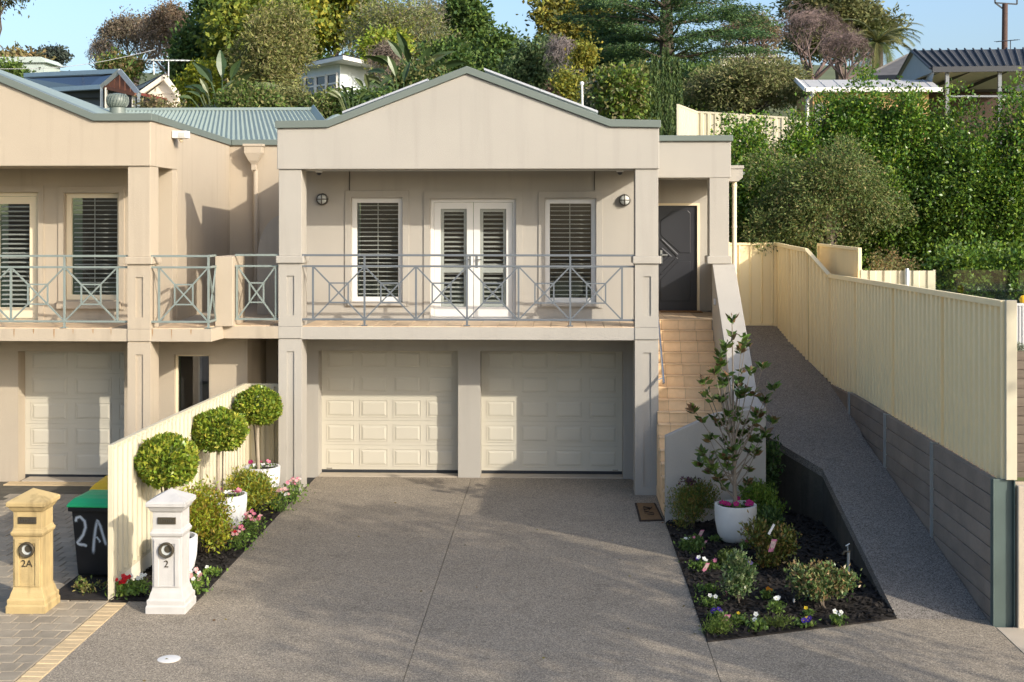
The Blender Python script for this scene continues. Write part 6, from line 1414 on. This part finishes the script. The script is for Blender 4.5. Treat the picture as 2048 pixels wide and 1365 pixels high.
MB().bar((p.x, 20.9, p.z + .1), (p.x + 6, 20.9, p.z + .1), .3, .1).build('back_beam', m_charcoal, cp)
q0, q1 = at(1900, 193, 16.5), at(2060, 193, 16.5); MB().bar(q0, q1, .05).build('hand_rail', m_postg, cp)
# grey tiled roof left of the carport
th = thing('tiled_roof_house', 'grey tiled hip roof beside the carport', 'house', (atX(1790, 26), 26, T(9, 26)))
a, b, c = at(1722, 158, 25), at(1850, 153, 24), at(1830, 104, 28); e = at(1745, 150, 27)
poly(MB(), [a, b, c, at(1815, 112, 28)]).build('roof', m_slate, th, fix=False); MB().bar(a, at(1815, 112, 28), .14).build('hip', m_slate, th); MB().bar(a, b, .18, .1).build('gutter', m_charcoal, th)
MB().box(a.x + .4, b.x, 25.6, 27, a.z - 3, a.z - .1).build('wall', m_charcoal, th)
# power pole and antenna
pp = thing('power_pole', 'brown timber pole with a steel frame at top right', 'pole', (atX(2007, 30), 30, T(12, 30)))
p, q = at(2007, 110, 30), at(2010, 8, 30); MB().tube([p + Vector((0, 0, -4)), q], [.13, .11], 10).build('shaft', M('pole_brown', (.09, .055, .045), .8), pp, smooth=True)
l, r, l2, r2 = at(1990, 6, 30), at(2034, 9, 30), at(1990, -30, 30), at(2034, -30, 30)
for (u, v) in ((l, r), (l, l2), (r, r2), (l2, r2), (l, at(2006, 18, 30))): MB().bar(u, v, .05).build('bracket', m_charcoal, pp)
a2 = thing('television_antenna', 'small antenna behind the carport roof at the right', 'antenna', tuple(at(2021, 103, 26)))
MB().tube([at(2021, 110, 26), at(2021, 82, 26)], .018, 5).build('mast', m_charcoal, a2); MB().tube([at(1992, 84, 26), at(2036, 80, 26)], .016, 5).build('boom', m_charcoal, a2)
for k in range(6):
    c = at(1994 + k * 8, 84 - k * .7, 26); MB().tube([c + Vector((0, -.3, -.03)), c + Vector((0, .3, .05))], .01, 4).build('rod', m_charcoal, a2)
# pale house behind the bare trees
ph = thing('pale_house', 'pale grey house glimpsed behind the bare trees', 'house', (atX(1480, 64), 64, T(18, 64)))
a = at(1440, 150, 64); b = at(1560, 150, 64); z1 = atZ(98, 64, 1480); MB().box(a.x, b.x, 64, 70, a.z - 4, z1 - .6).build('wall', m_wb, ph); MB().prism([(a.x - .4, z1 - .6), (b.x + .4, z1 - .6), (a.x + 1.2, z1 + .3)], 63.6, 70).build('roof', m_silver, ph)
vp = tag(MB().tube([at(1165, 215, 6.0), at(1164, 168, 6.0)], .022, 8).lathe([(0.04, 0), (.045, .05), (.02, .07)], tuple(at(1164, 170, 6.0)), 10).build('vent_pipe', m_white), 'thin white vent pipe standing behind the right roof slope', 'pipe')

# street trees beyond the right of the frame, whose broken shade falls across the driveway
tree('street_tree', 'thin crowned street tree beyond the right of the view', 0, 0, 0, 0, 0, MID, .18, 5600, 22, .18, seed=70, twig=.27, group='street trees', world=(11.2, -15.7, 4.9, 9.6, 2.9), lo=.4, hi=1.0, per=9)
tree('street_tree', 'second street tree further along the footpath', 0, 0, 0, 0, 0, MID, .17, 2000, 14, .2, seed=71, twig=.34, group='street trees', world=(12.6, -20.0, 4.4, 9.0, 2.6), lo=.5, hi=1.0, per=9)
tree('street_tree', 'tall slender street tree standing behind the others', 0, 0, 0, 0, 0, MID, .17, 1700, 16, .22, seed=72, twig=.32, group='street trees', world=(13.9, -17.4, 8.2, 11.4, 2.2), lo=.4, hi=1.0, per=9)

# fallen leaves on the paving
rng = np.random.default_rng(5); P = np.stack([rng.uniform(-4.2, 1.5, 34), rng.uniform(-9, -.2, 34), np.full(34, .008)], 1); P[:12, 0] = rng.uniform(1.2, 1.58, 12); P[12:20, 0] = rng.uniform(-4.3, -3.9, 8)
o = leaf_obj('fallen_leaves', m_leaf, None, P, .035, [(.12, .07, .03), (.09, .08, .03), (.16, .12, .05)], rng, .5, np.tile((1.0, .2, 0), (34, 1)), spread=.25, fold=.03)
tag(o, 'scattered small dry leaves on the driveway', 'leaves', kind='stuff')
